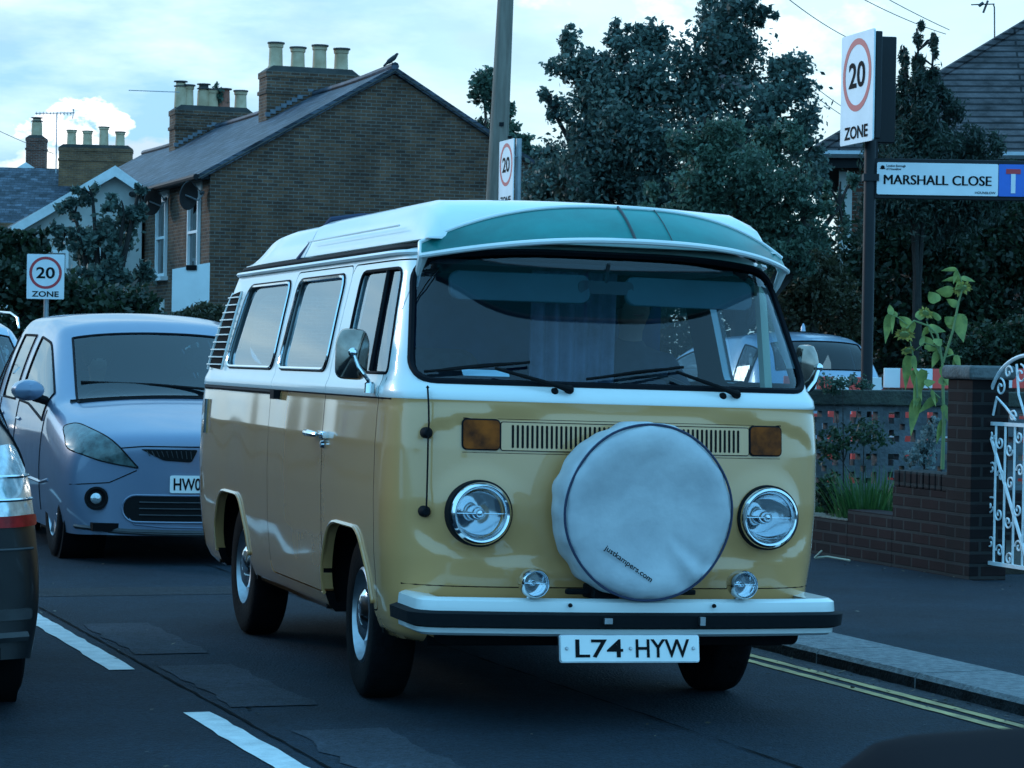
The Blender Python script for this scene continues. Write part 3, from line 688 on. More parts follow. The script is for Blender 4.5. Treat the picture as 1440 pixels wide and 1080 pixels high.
for sx in (-1, 1):
    b = MB(); p0 = vis(sx, 0); p1 = vis(sx, 1)
    b.tube([p1+Vector((-sx*.01, .03, .0)), p0+Vector((-sx*.012, .02, .0)), p0+Vector((-sx*.012, .07, -.05)), p0+Vector((-sx*.02, .12, -.11))], [.016, .020, .014, .004], 8); b.build('visor_bracket', M_white, visor)
# elevating roof: front section, rear section
def roof_section(name, y0, y1, nose, tail, hz, m=M_white, wid=.70):
    b = MB(); ny, nx = 28, 24; top = []
    for j in range(ny+1):
        y = y0+(y1-y0)*j/ny
        k = min(1, (y-y0)/nose) if nose else 1; k2 = min(1, (y1-y)/tail) if tail else 1
        e = math.sqrt(max(0, 1-(1-k)**2)) if nose > .2 else (k*.999+.001); e2 = (k2*(2-k2)) if tail else 1
        h = max(.01, hz*min(1, e)*e2)
        for i in range(nx+1):
            u = -1+2*i/nx; a = abs(u)
            x = wid*(a if a < .84 else .84+(a-.84)*1.0)*math.copysign(1, u)
            s_ = 1-max(0, (a-.86)/.14)**1.9
            z = 1.772+h*s_*(1-.10*(a/.8)**2 if a < .8 else .9)
            top.append((x*(1-.04*(1-e2)), y, z))
    b.add(top, [(j*(nx+1)+i, j*(nx+1)+i+1, (j+1)*(nx+1)+i+1, (j+1)*(nx+1)+i) for j in range(ny) for i in range(nx)])
    bot = [(x, y, 1.768) for x, y, z in top]
    N_ = (nx+1)*(ny+1); o_ = len(b.v); b.add(bot, [(j*(nx+1)+i, (j+1)*(nx+1)+i, (j+1)*(nx+1)+i+1, j*(nx+1)+i+1) for j in range(ny) for i in range(nx)])
    ed = [(j*(nx+1), (j+1)*(nx+1)) for j in range(ny)]+[((j+1)*(nx+1)+nx, j*(nx+1)+nx) for j in range(ny)]+[(i+1, i) for i in range(nx)]+[(ny*(nx+1)+i, ny*(nx+1)+i+1) for i in range(nx)]
    b.f += [(a_, c_, c_+o_, a_+o_) for a_, c_ in ed]; b.m += [0]*len(ed)
    return b.build(name, m, VAN, smooth=50)
pt = roof_section('pop_top_roof', .36, 2.50, .34, 0, .178)
roof_section('rear_roof_pod', 2.53, 4.02, 0, .85, .165)
b = MB(); b.tube([(-.705, 2.62, 1.76), (-.66, 2.57, 1.83), (-.58, 2.52, 1.945), (-.45, 2.515, 1.965), (0, 2.515, 1.985), (.45, 2.515, 1.965), (.58, 2.515, 1.95)], .014, 8); b.build('roof_strap', mat('navy_strap', (.02, .03, .07), .7), VAN)
b = MB(); b.tube([(-.7, y, 1.835+0*y) for y in np.linspace(.8, 2.45, 12)], .004, 5); b.build('roof_crease', M_white, pt)
# wheels
def wheel(par, x, y, r, w, style='car', steer=0, side=-1, z=None, rimr=None):
    e = empty('wheel', (x, y, r if z is None else z), parent=par, rot=(0, 0, R(steer)))
    M = Matrix.Rotation(R(90)*(-side*-1), 4, 'Y') if False else Matrix.Rotation(R(-90 if side < 0 else 90), 4, 'Y')
    rr = rimr or r*.60; h = w/2
    b = MB(); b.lathe([(rr, -h*.85), (rr+.02, -h*.98), (r*.90, -h), (r*.975, -h*.86), (r, -h*.6), (r, h*.6), (r*.975, h*.86), (r*.90, h), (rr+.02, h*.98), (rr, h*.85), (rr*.97, 0)], 44, M, closed=True); ty = b.build('tyre', M_tyre, e, smooth=45)
    b = MB()
    if style == 'bus':
        b.lathe([(rr*1.0, h*.5), (rr*1.02, h*.86), (rr*.96, h*.95), (rr*.90, h*.6), (rr*.86, h*.35), (rr*.72, h*.42), (rr*.64, h*.62), (rr*.55, h*.60), (0, h*.60)], 40, M); b.build('rim', M_steel, e, smooth=40)
        b = MB(); b.lathe([(rr*.56, h*.60), (rr*.55, h*.80), (rr*.40, h*.98), (rr*.2, h*1.05), (0, h*1.06)], 32, M); b.build('hub_cap', M_chrome, e, smooth=50)
    else:
        b.lathe([(rr*1.0, h*.3), (rr*1.02, h*.86), (rr*.96, h*.95), (rr*.92, h*.8), (rr*.9, -.02)], 36, M)
        b.lathe([(rr*.2, h*.4), (rr*.2, h*.75), (rr*.12, h*.82), (0, h*.82)], 20, M)
        for k in range(7):
            a = 2*math.pi*k/7; pts = [M @ Vector((q*math.cos(a), q*math.sin(a), h*(.68+.1*(q/rr)))) for q in (rr*.12, rr*.5, rr*.93)]; b.tube(pts, [rr*.11, rr*.085, rr*.10], 6)
        b.build('rim', M_steel, e, smooth=40)
        b = MB(); b.lathe([(0, -.01), (rr*.9, -.01)], 24, M); b.lathe([(0, .0), (rr*.62, .0), (rr*.62, .02), (0, .02)], 24, M); b.build('brake_disc', M_dark, e)
    return e
for sx in (-1, 1):
    for yc in (.93, 3.33): wheel(VAN, sx*.695, yc, .322, .170, 'bus', steer=(-3 if yc < 2 else 0), side=sx, z=.322+sx*.705*math.tan(R(.8)), rimr=.185)
b = MB()                                      # wells, floor, running gear
for yc in (.93, 3.33):
    b = MB(); b.box((0, yc, .70), (.92, .95, .04)); 
    for sx in (-1, 1):
        b.box((sx*.455, yc, .5), (.02, .95, .42)); b.box((sx*.63, yc-.46, .50), (.34, .02, .42)); b.box((sx*.63, yc+.49, .50), (.34, .02, .42)); b.box((sx*.64, yc, .705), (.36, .95, .03))
    b.build('wheel_well', M_dark, VAN)
b = MB(); b.box((0, 2.2, .30), (1.40, 4.0, .06)); b.tube([(-.68, .93, .30), (.68, .93, .30)], .04); b.tube([(-.68, 3.33, .30), (.68, 3.33, .30)], .04)
b.box((-.45, 2.5, .24), (.05, .25, .07)); b.box((-.52, 2.25, .25), (.03, .10, .06)); b.box((0, 3.9, .38), (.9, .7, .28)); b.tube([(-.3, 1.1, .25), (-.3, 3.2, .25)], .025); b.build('chassis', M_dark, VAN)
# door handle, mirrors, aerial, wipers
dh = MB(); dh.tube([(-.895, 1.28, 1.004), (-.905, 1.34, 1.006), (-.905, 1.44, 1.008), (-.89, 1.50, 1.008)], [.010, .013, .015, .010], 10); dh.box((-.868, 1.27, 1.003), (.03, .06, .03)); dh.tube([(-.865, 1.49, 1.008), (-.893, 1.49, 1.008)], .010)
dh.build('door_handle', M_chrome, doors[0][1], bevel=.004)
b = MB(); b.lathe([(.016, 0), (.014, .012), (0, .014)], 16, Matrix.Translation((-.862, 1.30, .965)) @ Matrix.Rotation(R(-90), 4, 'Y')); b.build('lock', M_chrome, doors[0][1])
def mirror(sx):
    c = Vector((sx*.925, .58, 1.335)); e = empty('door_mirror', c, parent=VAN, rot=(0, R(sx*-2), R(-10 if sx < 0 else 38)))
    poly = rpoly([(-.058, -.10), (.058, -.10), (.064, .04), (.045, .088), (-.045, .088), (-.064, .04)], .035, 5)
    b = MB(); n_ = len(poly); vs = []
    for sc_, yy in ((1, .012), (1.02, .0), (.97, -.016), (.66, -.036), (.25, -.052)): vs += [(u*sc_, yy, v*sc_) for u, v in poly]
    vs.append((0, -.054, 0)); b.add(vs, [(i*n_+k, i*n_+(k+1) % n_, (i+1)*n_+(k+1) % n_, (i+1)*n_+k) for i in range(4) for k in range(n_)]+[(4*n_+k, 4*n_+(k+1) % n_, 5*n_) for k in range(n_)]+[tuple(range(n_))])
    b.build('mirror_shell', mat('road_tinted_chrome', (.30, .25, .21), .16, 1.0, var=.3, vscale=9), e, smooth=25)  # dark brown puts the road's reflection into the chrome colour
    b = MB(); b.prism([(u*.93, v*.93) for u, v in poly], lambda u, v, w: (u, w, v), .0125, .016); b.build('mirror_glass', M_chrome, e, smooth=0)
    foot = Vector((sx*.872, .50, 1.205)); lf = foot-c
    m_ = Euler((0, R(sx*-2), R(-10 if sx < 0 else 38))).to_matrix().transposed(); q = m_ @ lf
    b = MB(); b.lathe([(.016, 0), (.018, .01), (.012, .02), (0, .022)], 14, Matrix.Translation((0, -.052, 0)) @ Matrix.Rotation(R(90), 4, 'X'))
    b.tube([(0, -.062, 0), (q.x*.35, q.y*.35-.05, q.z*.42), (q.x*.9, q.y*.9-.02, q.z*.80), (q.x, q.y, q.z)], .0075, 8); b.lathe([(.02, -.02), (.02, .015), (.012, .022), (0, .022)], 14, Matrix.Translation(q)); b.build('mirror_arm', M_chrome, e)
mirror(-1); mirror(1)
b = MB(); xa = -.745; pts = [Vector((xa, ysurf(xa, z)-.035, z)) for z in np.linspace(.765, 1.215, 8)]; b.tube(pts, .0035, 6); b.lathe([(0, -.008), (.007, 0), (0, .008)], 10, Matrix.Translation(pts[-1])); an = b.build('radio_aerial', M_ink, VAN)
for z in (.765, 1.05): b = MB(); b.lathe([(.021, -.005), (.021, .02), (.012, .034), (0, .036)], 16, Matrix.Translation((xa, ysurf(xa, z), z)) @ Matrix.Rotation(R(90), 4, 'X')); b.build('aerial_mount', M_black, an)
def wiper(px, pz, ax, az, b0, b1):
    e = MB(); p = fF(px, pz, .03); a = fF(ax, az, .035)
    e.lathe([(.017, -.03), (.019, 0), (.012, .016), (0, .02)], 14, Matrix.Translation(fF(px, pz, 0.01)) @ Matrix.Rotation(R(90), 4, 'X'))
    e.tube([p, p.lerp(a, .25)+Vector((0, -.006, 0)), a], [.013, .008, .006], 8)
    q0, q1 = fF(*b0, .02), fF(*b1, .02); e.tube([fF(b0[0]+(b1[0]-b0[0])*k/8, b0[1]+(b1[1]-b0[1])*k/8, .012) for k in range(9)], .006, 6)
    e.tube([q0.lerp(q1, .12), q0.lerp(q1, .3)+Vector((0, -.012, .004)), q0.lerp(q1, .5)+Vector((0, -.018, .006)), q0.lerp(q1, .7)+Vector((0, -.012, .004)), q0.lerp(q1, .88)], .005, 6)
    e.build('wiper', M_ink, VAN)
    s_ = MB(); s_.lathe([(.013, -.01), (.013, .008), (.006, .014), (0, .014)], 12, Matrix.Translation(fF(px-.055, pz-.008, 0)) @ Matrix.Rotation(R(90), 4, 'X')); s_.build('washer_jet', M_ink, VAN)
wiper(-.225, 1.222, -.50, 1.292, (-.74, 1.272), (-.36, 1.318))
wiper(.435, 1.222, .20, 1.300, (-.15, 1.262), (.24, 1.318))
# interior
b = MB(); b.prism(rpoly([(.22, 1.10), (.34, 1.215), (.62, 1.21), (.70, 1.12), (.70, .95), (.3, .9)], .04), lambda u, v, w: (w, u, v), -.70, .70); b.build('dashboard', M_darkplastic, VAN)
b = MB(); a_ = Matrix.Translation((.40, .82, 1.16)) @ Matrix.Rotation(R(38), 4, 'X')
b.tube([a_ @ Vector((.20*math.cos(t), .20*math.sin(t), 0)) for t in np.linspace(0, 2*math.pi, 36)], .011, 8); b.tube([a_ @ Vector((-.2, 0, 0)), a_ @ Vector((.2, 0, 0))], .012); b.tube([a_ @ Vector((0, 0, 0)), (.40, .62, .95)], .02); b.build('steering_wheel', M_darkplastic, VAN)
M_seat = mat('seat_fabric', (.045, .05, .06), .9, var=.3, vscale=20)
for sx in (-1, 1):
    e = empty('cab_seat', (sx*.40, 1.22, .75), parent=VAN)
    b = MB(); b.prism(rrect(-.24, .24, 0, .14, .05), lambda u, v, w: (u, w, v), -.25, .22); b.build('seat_cushion', M_seat, e, bevel=.02)
    b = MB(); b.prism(rrect(-.23, .23, .1, .62, .09), lambda u, v, w: (u, w+.12*(v-.1), v), .16, .28); b.build('backrest', M_seat, e, bevel=.02)
M_curt = mat('lilac_grey_curtain', (.19, .20, .27), .9, var=.3, vscale=6)
def curtain(x0, x1, y, z0, z1, folds, amp=.016, m=M_curt, name='curtain', shear=0):
    b = MB(); nx, nz = folds*10, 8; vs = []
    for i in range(nx+1):
        for j in range(nz+1):
            u = i/nx; w = j/nz; x = x0+(x1-x0)*u; vs.append((x+shear*(1-w), y+amp*math.sin(u*folds*2*math.pi)+.006*math.sin(u*folds*5.3+w*3), z0+(z1-z0)*w))
    b.add(vs, [(i*(nz+1)+j, (i+1)*(nz+1)+j, (i+1)*(nz+1)+j+1, i*(nz+1)+j+1) for i in range(nx) for j in range(nz)]); return b.build(name, m, VAN, smooth=70)
curtain(-.10, .26, .98, 1.16, 1.71, 6)
curtain(.30, .42, 1.5, 1.1, 1.7, 2)
b = MB(); b.box((0, 1.62, 1.45), (1.36, .03, .58)); b.build('cab_bulkhead', mat('bulkhead_blue_cloth', (.012, .05, .12), .9, var=.4, vscale=4), VAN)
for x0, x1, z in ((-.60, -.06, 1.60), (.08, .62, 1.60)):
    b = MB(); b.prism(rrect(x0, x1, z-.055, z+.055, .035), lambda u, v, w: (u, ysurf(u, v)+w+.04+(1.66-v)*.4, v), .0, .03); b.build('interior_visor', mat('visor_vinyl', (.035, .07, .075), .5, var=.2), VAN, bevel=.008)
b = MB(); b.tube([(0, .33, 1.70), (0, .36, 1.62)], .008); b.prism(rrect(-.11, .11, 1.585, 1.635, .02), lambda u, v, w: (u, w, v), .35, .37); b.build('rear_view_mirror', M_darkplastic, VAN)
b = MB(); b.box((0, 1.15, 1.70), (1.3, .9, .02)); b.build('headlining', mat('headlining', (.12, .13, .14), .9), VAN)
b = MB(); b.prism(rrect(-.60, -.43, 1.262, 1.285, .003), lambda u, v, w: (u, ysurf(u, v)+.03+(v-1.262)*.6+w, v), 0, .002); b.build('paper_permit', M_plate, VAN)
b = MB(); b.box((.755, .62, 1.45), (.03, .05, .45), rot=(R(-14), 0, 0)); b.build('pillar_lining', mat('cream_lining', (.72, .68, .45), .6), VAN)

# ------------------------------------------------------------------ people at the wheel
M_skin = mat('skin', (.26, .14, .10), .55, var=.1, vscale=9); M_hair = mat('dark_hair', (.02, .014, .01), .7, var=.3, vscale=40); M_jacket = mat('dark_jacket', (.03, .035, .05), .85, var=.3, vscale=12)
def person_driving(loc, rz, label, wheel_r=.18):           # seated, facing local -Y, hands on a steering wheel
    e = empty('person', loc, rz, label, 'person')
    J = [((0, .05, .08), .13), ((0, .08, .30), .13), ((0, .08, .48), .12), ((0, .06, .57), .055), ((0, .045, .64), .05), ((0, .03, .70), .082), ((0, .035, .77), .088), ((0, .04, .83), .05),
         ((-.17, .08, .50), .06), ((-.25, -.04, .30), .045), ((-.15, -.30, .30), .032), ((.17, .08, .50), .06), ((.25, -.04, .30), .045), ((.15, -.30, .30), .032),
         ((-.10, -.10, .06), .08), ((-.13, -.42, .10), .062), ((-.13, -.55, -.22), .045), ((.10, -.10, .06), .08), ((.13, -.42, .10), .062), ((.13, -.55, -.22), .045), ((-.15, -.36, .33), .03), ((.15, -.36, .33), .03)]
    E = [(0, 1), (1, 2), (2, 3), (3, 4), (4, 5), (5, 6), (6, 7), (2, 8), (8, 9), (9, 10), (2, 11), (11, 12), (12, 13), (0, 14), (14, 15), (15, 16), (0, 17), (17, 18), (18, 19), (10, 20), (13, 21)]
    me = bpy.data.meshes.new('person_body'); me.from_pydata([p for p, r in J], E, []); o = bpy.data.objects.new('person_body', me); C.objects.link(o)
    bm = bmesh.new(); bm.from_mesh(me); ly = bm.verts.layers.skin.verify()
    for v in bm.verts: v[ly].radius = (J[v.index][1],)*2
    bm.verts.ensure_lookup_table(); bm.verts[0][ly].use_root = True
    # fingers: short chains out of each palm, curled round the rim
    for w in (20, 21):
        bm.verts.ensure_lookup_table(); base = bm.verts[w]; sx = 1 if w == 21 else -1
        for k in range(4):
            p = base.co+Vector(((k-1.5)*.019, -.025, .012)); a = bm.verts.new(p); a[ly].radius = (.009,)*2; bm.edges.new((base, a))
            b = bm.verts.new(p+Vector((0, -.03-.004*(k in (1, 2)), -.012))); b[ly].radius = (.008,)*2; bm.edges.new((a, b))
            c = bm.verts.new(p+Vector((0, -.022, -.038))); c[ly].radius = (.007,)*2; bm.edges.new((b, c))
        t = bm.verts.new(base.co+Vector((-sx*.035, -.01, .02))); t[ly].radius = (.010,)*2; bm.edges.new((base, t))
    for q in ((0, -.052, .745), ):                       # nose
        v = bm.verts.new(q); v[ly].radius = (.014,)*2; bm.verts.ensure_lookup_table(); bm.edges.new((bm.verts[6], v))
    bm.to_mesh(me); bm.free(); o.modifiers.new('s', 'SKIN'); o.modifiers.new('u', 'SUBSURF').levels = 1; bake(o); o.parent = e
    for m_ in (M_skin, M_jacket, M_ink): o.data.materials.append(m_)
    for p in o.data.polygons:
        c = p.center; p.material_index = 0 if (c.z > .60 or (c.y < -.31 and c.z > .2)) else 1
    shade(o.data, 60)
    b = MB(); b.lathe([(.08, -.05), (.104, .0), (.108, .05), (.09, .095), (.05, .118), (0, .124)], 20, Matrix.Translation((0, .050, .768)) @ Matrix.Rotation(R(-14), 4, 'X')); b.build('hair', M_hair, e)
    b = MB()
    for sx in (-1, 1): b.lathe([(0, -.002), (.007, 0), (0, .003)], 10, Matrix.Translation((sx*.03, -.048, .765)) @ Matrix.Rotation(R(90), 4, 'X'))
    b.build('eyes', M_ink, e)
    b = MB(); b.tube([(-.022, -.048, .700), (0, -.053, .697), (.022, -.048, .700)], .004, 5); b.build('mouth', mat('lips', (.3, .1, .09), .5), e)
    return e
vm = VAN.matrix_basis
person_driving(vm @ Vector((.40, 1.12, .83)), R(16.8), 'driver in a dark jacket behind the windscreen of the camper van')

# ------------------------------------------------------------------ modern cars
def make_car(name, label, loc, rz, st, tail, paint_m, glass_ws, glass_side, group=None, gw=0, open_inside=True):
    """st: stations from nose to tail, each (y, bow, [7 rows of (half width, height)], side_glass 0/1, screen_glass 0/1 to the next station)"""
    root = empty(name, loc, rz, label, 'car', group)
    b = MB(); K = len(st); NR_ = 7; vs = []
    idx = {}
    for i, (y, bow, rows, sg, wg) in enumerate(st):
        W = max(r[0] for r in rows)
        for j, (w, z) in enumerate(rows):
            for sx in ((1, -1) if j < 6 else (1,)):
                idx[i, j, sx] = len(vs); vs.append((sx*w, y+bow*(w/W)**2, z))
            if j == 6: idx[i, 6, -1] = idx[i, 6, 1]
    fs = []; mi = []
    for i in range(K-1):
        for j in range(6):
            for sx in (1, -1):
                q = [idx[i, j, sx], idx[i+1, j, sx], idx[i+1, j+1, sx], idx[i, j+1, sx]]
                if sx < 0: q.reverse()
                g_ = 0
                if j == 2 and st[i][3]: g_ = 1
                if j >= 4 and st[i][4]: g_ = 2
                fs.append(tuple(q)); mi.append(g_)
    for e_, s_ in ((0, 1), (K-1, -1)):             # nose and tail caps
        y, bow, rows = st[e_][:3]; W = max(r[0] for r in rows); cols = [(rows[j][0]/rows[3][0], sx) for sx in (1, -1) for j in (3, 4, 5)]
        top = [idx[e_, 3, 1], idx[e_, 4, 1], idx[e_, 5, 1], idx[e_, 6, 1], idx[e_, 5, -1], idx[e_, 4, -1], idx[e_, 3, -1]]
        fr = [1, rows[4][0]/rows[3][0], rows[5][0]/rows[3][0], 0, -rows[5][0]/rows[3][0], -rows[4][0]/rows[3][0], -1]
        grid = [top]
        for j in (2, 1, 0):
            row = []
            for k, f in enumerate(fr):
                if k == 0: row.append(idx[e_, j, 1])
                elif k == 6: row.append(idx[e_, j, -1])
                else: row.append(len(vs)); vs.append((f*rows[j][0], y+bow*(f*rows[j][0]/W)**2, rows[j][1]+(rows[6][1]-rows[3][1])*(1-f*f)*(.5 if j == 2 else 0)))
            grid.append(row)
        for a in range(3):
            for k in range(6):
                q = (grid[a][k], grid[a][k+1], grid[a+1][k+1], grid[a+1][k]); fs.append(q if s_ > 0 else q[::-1])
                mi.append(3 if (e_ and tail.get('rearglass') and a == 0) else 0)
    me = bpy.data.meshes.new('body'); me.from_pydata(vs, [], fs); o = bpy.data.objects.new('body', me); C.objects.link(o)
    for m_ in (paint_m, glass_side, glass_ws, glass_ws): me.materials.append(m_)
    me.polygons.foreach_set('material_index', mi); fix_normals(me)
    s_ = o.modifiers.new('s', 'SUBSURF'); s_.levels = 3; bake(o)
    full = BVHTree.FromPolygons([v.co.copy() for v in o.data.vertices], [tuple(p.vertices) for p in o.data.polygons])
    parts = {}
    for gi, nm in ((0, 'body'), (1, 'side_window'), (2, 'windscreen'), (3, 'rear_screen')):
        bm = bmesh.new(); bm.from_mesh(o.data); kill = [f for f in bm.faces if f.material_index != gi]
        if len(kill) == len(bm.faces): bm.free(); continue
        bmesh.ops.delete(bm, geom=kill, context='FACES'); bm.verts.index_update()
        if not gi:
            m2 = bpy.data.meshes.new(nm); bm.to_mesh(m2); bm.free()
            for m_ in (paint_m, glass_side, glass_ws, glass_ws): m2.materials.append(m_)
            p = bpy.data.objects.new(nm, m2); C.objects.link(p); p.parent = root; shade(m2, 50); parts[nm] = p; continue
        bm.verts.ensure_lookup_table(); todo = set(range(len(bm.verts)))      # every pane an object of its own, each with its rubber
        while todo:
            st0 = [bm.verts[todo.pop()]]; isl = {st0[0].index}
            while st0:
                v = st0.pop()
                for e2 in v.link_edges:
                    w2 = e2.other_vert(v)
                    if w2.index not in isl: isl.add(w2.index); st0.append(w2)
            todo -= isl; ids = sorted(isl); mp2 = {a_: k_ for k_, a_ in enumerate(ids)}
            m2 = bpy.data.meshes.new(nm); m2.from_pydata([bm.verts[a_].co[:] for a_ in ids], [], [tuple(mp2[v.index] for v in f.verts) for f in bm.faces if f.verts[0].index in isl]); m2.materials.append(glass_side if gi == 1 else glass_ws)
            yc_ = sum(bm.verts[a_].co.y for a_ in ids)/len(ids); p = bpy.data.objects.new('rear_screen' if (gi == 2 and yc_ > 2.6) else nm, m2); C.objects.link(p); p.parent = root; shade(m2, 50); tb = MB()
            for e2 in bm.edges:
                if e2.is_boundary and e2.verts[0].index in isl: tb.tube([e2.verts[0].co, e2.verts[1].co], .010, 5, cap=False)
            tb.build('window_seal', M_seal, p, merge=True)
        bm.free()
    bpy.data.objects.remove(o)
    def proj(axis, sgn):
        def fn(u, v, off):
            if axis == 'y': org, d = Vector((u, -3*sgn if sgn > 0 else 12, v)), Vector((0, sgn, 0))
            else: org, d = Vector((3*sgn, u, v)), Vector((-sgn, 0, 0))
            h = full.ray_cast(org, d)
            if h[0] is None:
                q = full.find_nearest(Vector((u, 0 if sgn > 0 else st[-1][0], v)) if axis == 'y' else Vector((sgn*.9, u, v))); return q[0]+q[1]*off
            n_ = h[1] if h[1].dot(d) < 0 else -h[1]
            return h[0]+n_*off
        return fn
    return root, parts, proj
# silver people carrier following the van
gst = [(0.00, .30, [(.70, .19), (.80, .42), (.80, .665), (.72, .755), (.62, .79), (.33, .815), (0, .825)], 0, 0),
       (0.22, .18, [(.80, .18), (.88, .42), (.86, .70), (.77, .805), (.66, .845), (.35, .87), (0, .88)], 0, 0),
       (0.62, .10, [(.84, .18), (.90, .48), (.88, .80), (.79, .91), (.70, .94), (.38, .97), (0, .98)], 0, 0),
       (1.02, .17, [(.85, .18), (.90, .50), (.88, .90), (.82, .985), (.715, 1.01), (.40, 1.045), (0, 1.055)], 0, 1),
       (1.10, .18, [(.85, .18), (.90, .50), (.88, .92), (.815, 1.005), (.705, 1.03), (.40, 1.065), (0, 1.075)], 1, 1),
       (2.02, .12, [(.86, .18), (.90, .50), (.885, .97), (.685, 1.47), (.60, 1.515), (.34, 1.55), (0, 1.56)], 1, 0),
       (2.08, .10, [(.86, .18), (.90, .50), (.885, .97), (.683, 1.48), (.61, 1.53), (.34, 1.565), (0, 1.575)], 1, 0),
       (2.60, .04, [(.86, .18), (.90, .50), (.885, .98), (.68, 1.535), (.61, 1.585), (.34, 1.62), (0, 1.63)], 0, 0),
       (2.68, .03, [(.86, .18), (.90, .50), (.885, .98), (.68, 1.54), (.61, 1.59), (.34, 1.625), (0, 1.635)], 1, 0),
       (3.60, .0, [(.86, .18), (.90, .50), (.885, 1.0), (.67, 1.55), (.60, 1.60), (.34, 1.635), (0, 1.645)], 0, 0),
       (3.70, .0, [(.86, .18), (.90, .50), (.885, 1.0), (.67, 1.545), (.60, 1.595), (.34, 1.63), (0, 1.64)], 1, 0),
       (4.35, -.08, [(.84, .20), (.88, .50), (.86, 1.0), (.62, 1.48), (.56, 1.53), (.32, 1.56), (0, 1.57)], 0, 0),
       (4.66, -.16, [(.78, .24), (.86, .50), (.82, .98), (.60, 1.30), (.54, 1.34), (.30, 1.36), (0, 1.36)], 0, 0),
       (4.74, -.18, [(.76, .28), (.84, .50), (.80, .90), (.64, 1.05), (.56, 1.08), (.30, 1.09), (0, 1.09)], 0, 0)]
mpv, parts, pj = make_car('people_carrier', 'silver blue people carrier following close behind the camper van', (-1.88, 16.55, 0), R(18.5), gst, {}, M_silver, M_mpvglass, M_sideglass)
fy, fx = pj('y', 1), pj('x', -1)
def arch_and_wheels(root, parts, y_f, y_r, tx, r, style='car', w=.20, steer=0):
    cm_ = MB()
    for yc in (y_f, y_r):
        for sx in (-1, 1): cm_.lathe([(r+.055, .60), (r+.055, 1.2)], 32, Matrix.Translation((0, yc, r+.01)) @ Matrix.Rotation(R(90*sx), 4, 'Y'))
    bo = parts['body']; md = bo.modifiers.new('sol', 'SOLIDIFY'); md.thickness = .02; md.offset = -1; bake(bo); boolean(bo, cutter(cm_)); shade(bo.data, 40)
    b = MB()
    for yc in (y_f, y_r):
        for sx in (-1, 1):
            b.lathe([(r+.05, .0), (r+.05, .28)], 24, Matrix.Translation((sx*.56, yc, r+.01)) @ Matrix.Rotation(R(90*sx), 4, 'Y')); 
            wheel(root, sx*tx, yc, r, w, style, steer=(steer if yc == y_f else 0), side=sx)
    b.box((0, (y_f+y_r)/2, .24), (1.45, (y_r-y_f)*1.55, .05)); b.build('underbody', M_dark, root)
arch_and_wheels(mpv, parts, .93, 3.74, .765, .325)
HLp = [(-.80, .775), (-.70, .735), (-.52, .625), (-.36, .565), (-.46, .58), (-.62, .60), (-.80, .645), (-.845, .67)]
HL = rpoly([(-.83, .86), (-.76, .885), (-.60, .79), (-.45, .615), (-.66, .65), (-.845, .72)], [.03, .03, .08, .01, .08, .03], 6)
for sx in (-1, 1):
    hp = [(sx*-u, v) for u, v in HL][::(1 if sx < 0 else -1)] if sx > 0 else HL
    h = patch('headlight', hp, fy, M_hl, mpv, off=.006, thick=.02, step=.04); seal(hp, fy, .005, 'lamp_edge', M_ink, h, off=.004)
    c = fy(sx*.70, .42, 0); 
    c.y -= .035; b = MB(); b.lathe([(.070, -.03), (.075, .01), (.060, .012), (.052, -.006)], 28, Matrix.Translation(c) @ Matrix.Rotation(R(90), 4, 'X')); b.lathe([(.06, -.004), (.0, -.003)], 24, Matrix.Translation(c) @ Matrix.Rotation(R(90), 4, 'X')); fl = b.build('fog_lamp', M_ink, mpv)
    b = MB(); b.lathe([(.035, .0), (.02, .012), (0, .016)], 20, Matrix.Translation(c) @ Matrix.Rotation(R(90), 4, 'X')); b.build('fog_lens', M_clearlens, fl)
    f2 = pj('x', sx)
    b = MB(); c = Vector((sx*.97, 1.36, 1.08)); n_ = 20
    for q in range(1): 
        prof = [(0, -.10), (.03, -.092), (.055, -.06), (.062, 0), (.062, .05), (.04, .055), (0, .056)]
        b.lathe(prof, 20, Matrix.Translation(c) @ Matrix.Rotation(R(-90), 4, 'X') @ Matrix.Scale(1.75, 4, (1, 0, 0)) @ Matrix.Scale(1.15, 4, (0, 1, 0)))
    dm = b.build('door_mirror', M_silver, mpv)
    b = MB(); b.tube([(sx*.84, 1.42, 1.01), (sx*.93, 1.38, 1.035)], .03, 8); b.build('mirror_foot', M_black, dm)
IN = rpoly([(-.30, .555), (.30, .555), (.20, .47), (-.20, .47)], .03, 3)
for sx in (-1, 1):
    UG = [(sx*u, v) for u, v in rpoly([(-.44, .735), (-.09, .735), (-.13, .655), (-.30, .665)], .015, 3)]; g_ = patch('upper_grille', UG, fy, M_ink, mpv, off=.006, thick=.012)
    b = MB()
    for k in range(10): x = sx*(.13+k*.028); b.tube([fy(x, .675+.002*k, .009), fy(x*1.05, .725, .009)], .003, 4)
    b.build('grille_bars', M_darkplastic, g_)
LG = rrect(-.54, .54, .275, .445, .08)
g_ = patch('lower_grille', LG, fy, M_ink, mpv, off=.005, thick=.012); seal(LG, fy, .007, 'grille_edge', M_silver, g_, off=.004)
b = MB()
for z in (.32, .36, .40): b.tube([fy(x, z, .010) for x in np.linspace(-.44, .44, 12)], .005, 4)
b.build('grille_slats', M_darkplastic, g_)
b = MB(); b.tube([fy(x, .200+.02*(abs(x)/.7)**3, .004) for x in np.linspace(-.62, .62, 20)], .012, 6); b.build('bumper_lip', M_darkplastic, mpv)
pl2 = patch('number_plate', rrect(-.26, .26, .462, .572, .01, 2), fy, M_plate, mpv, off=.014, thick=.012)
text('HW04', M_ink, pl2, w=.205, h=.078, fn=lambda u, v: fy(u, v, .0165), loc=(-.135, 0, .517), bold=.02)
b = MB()
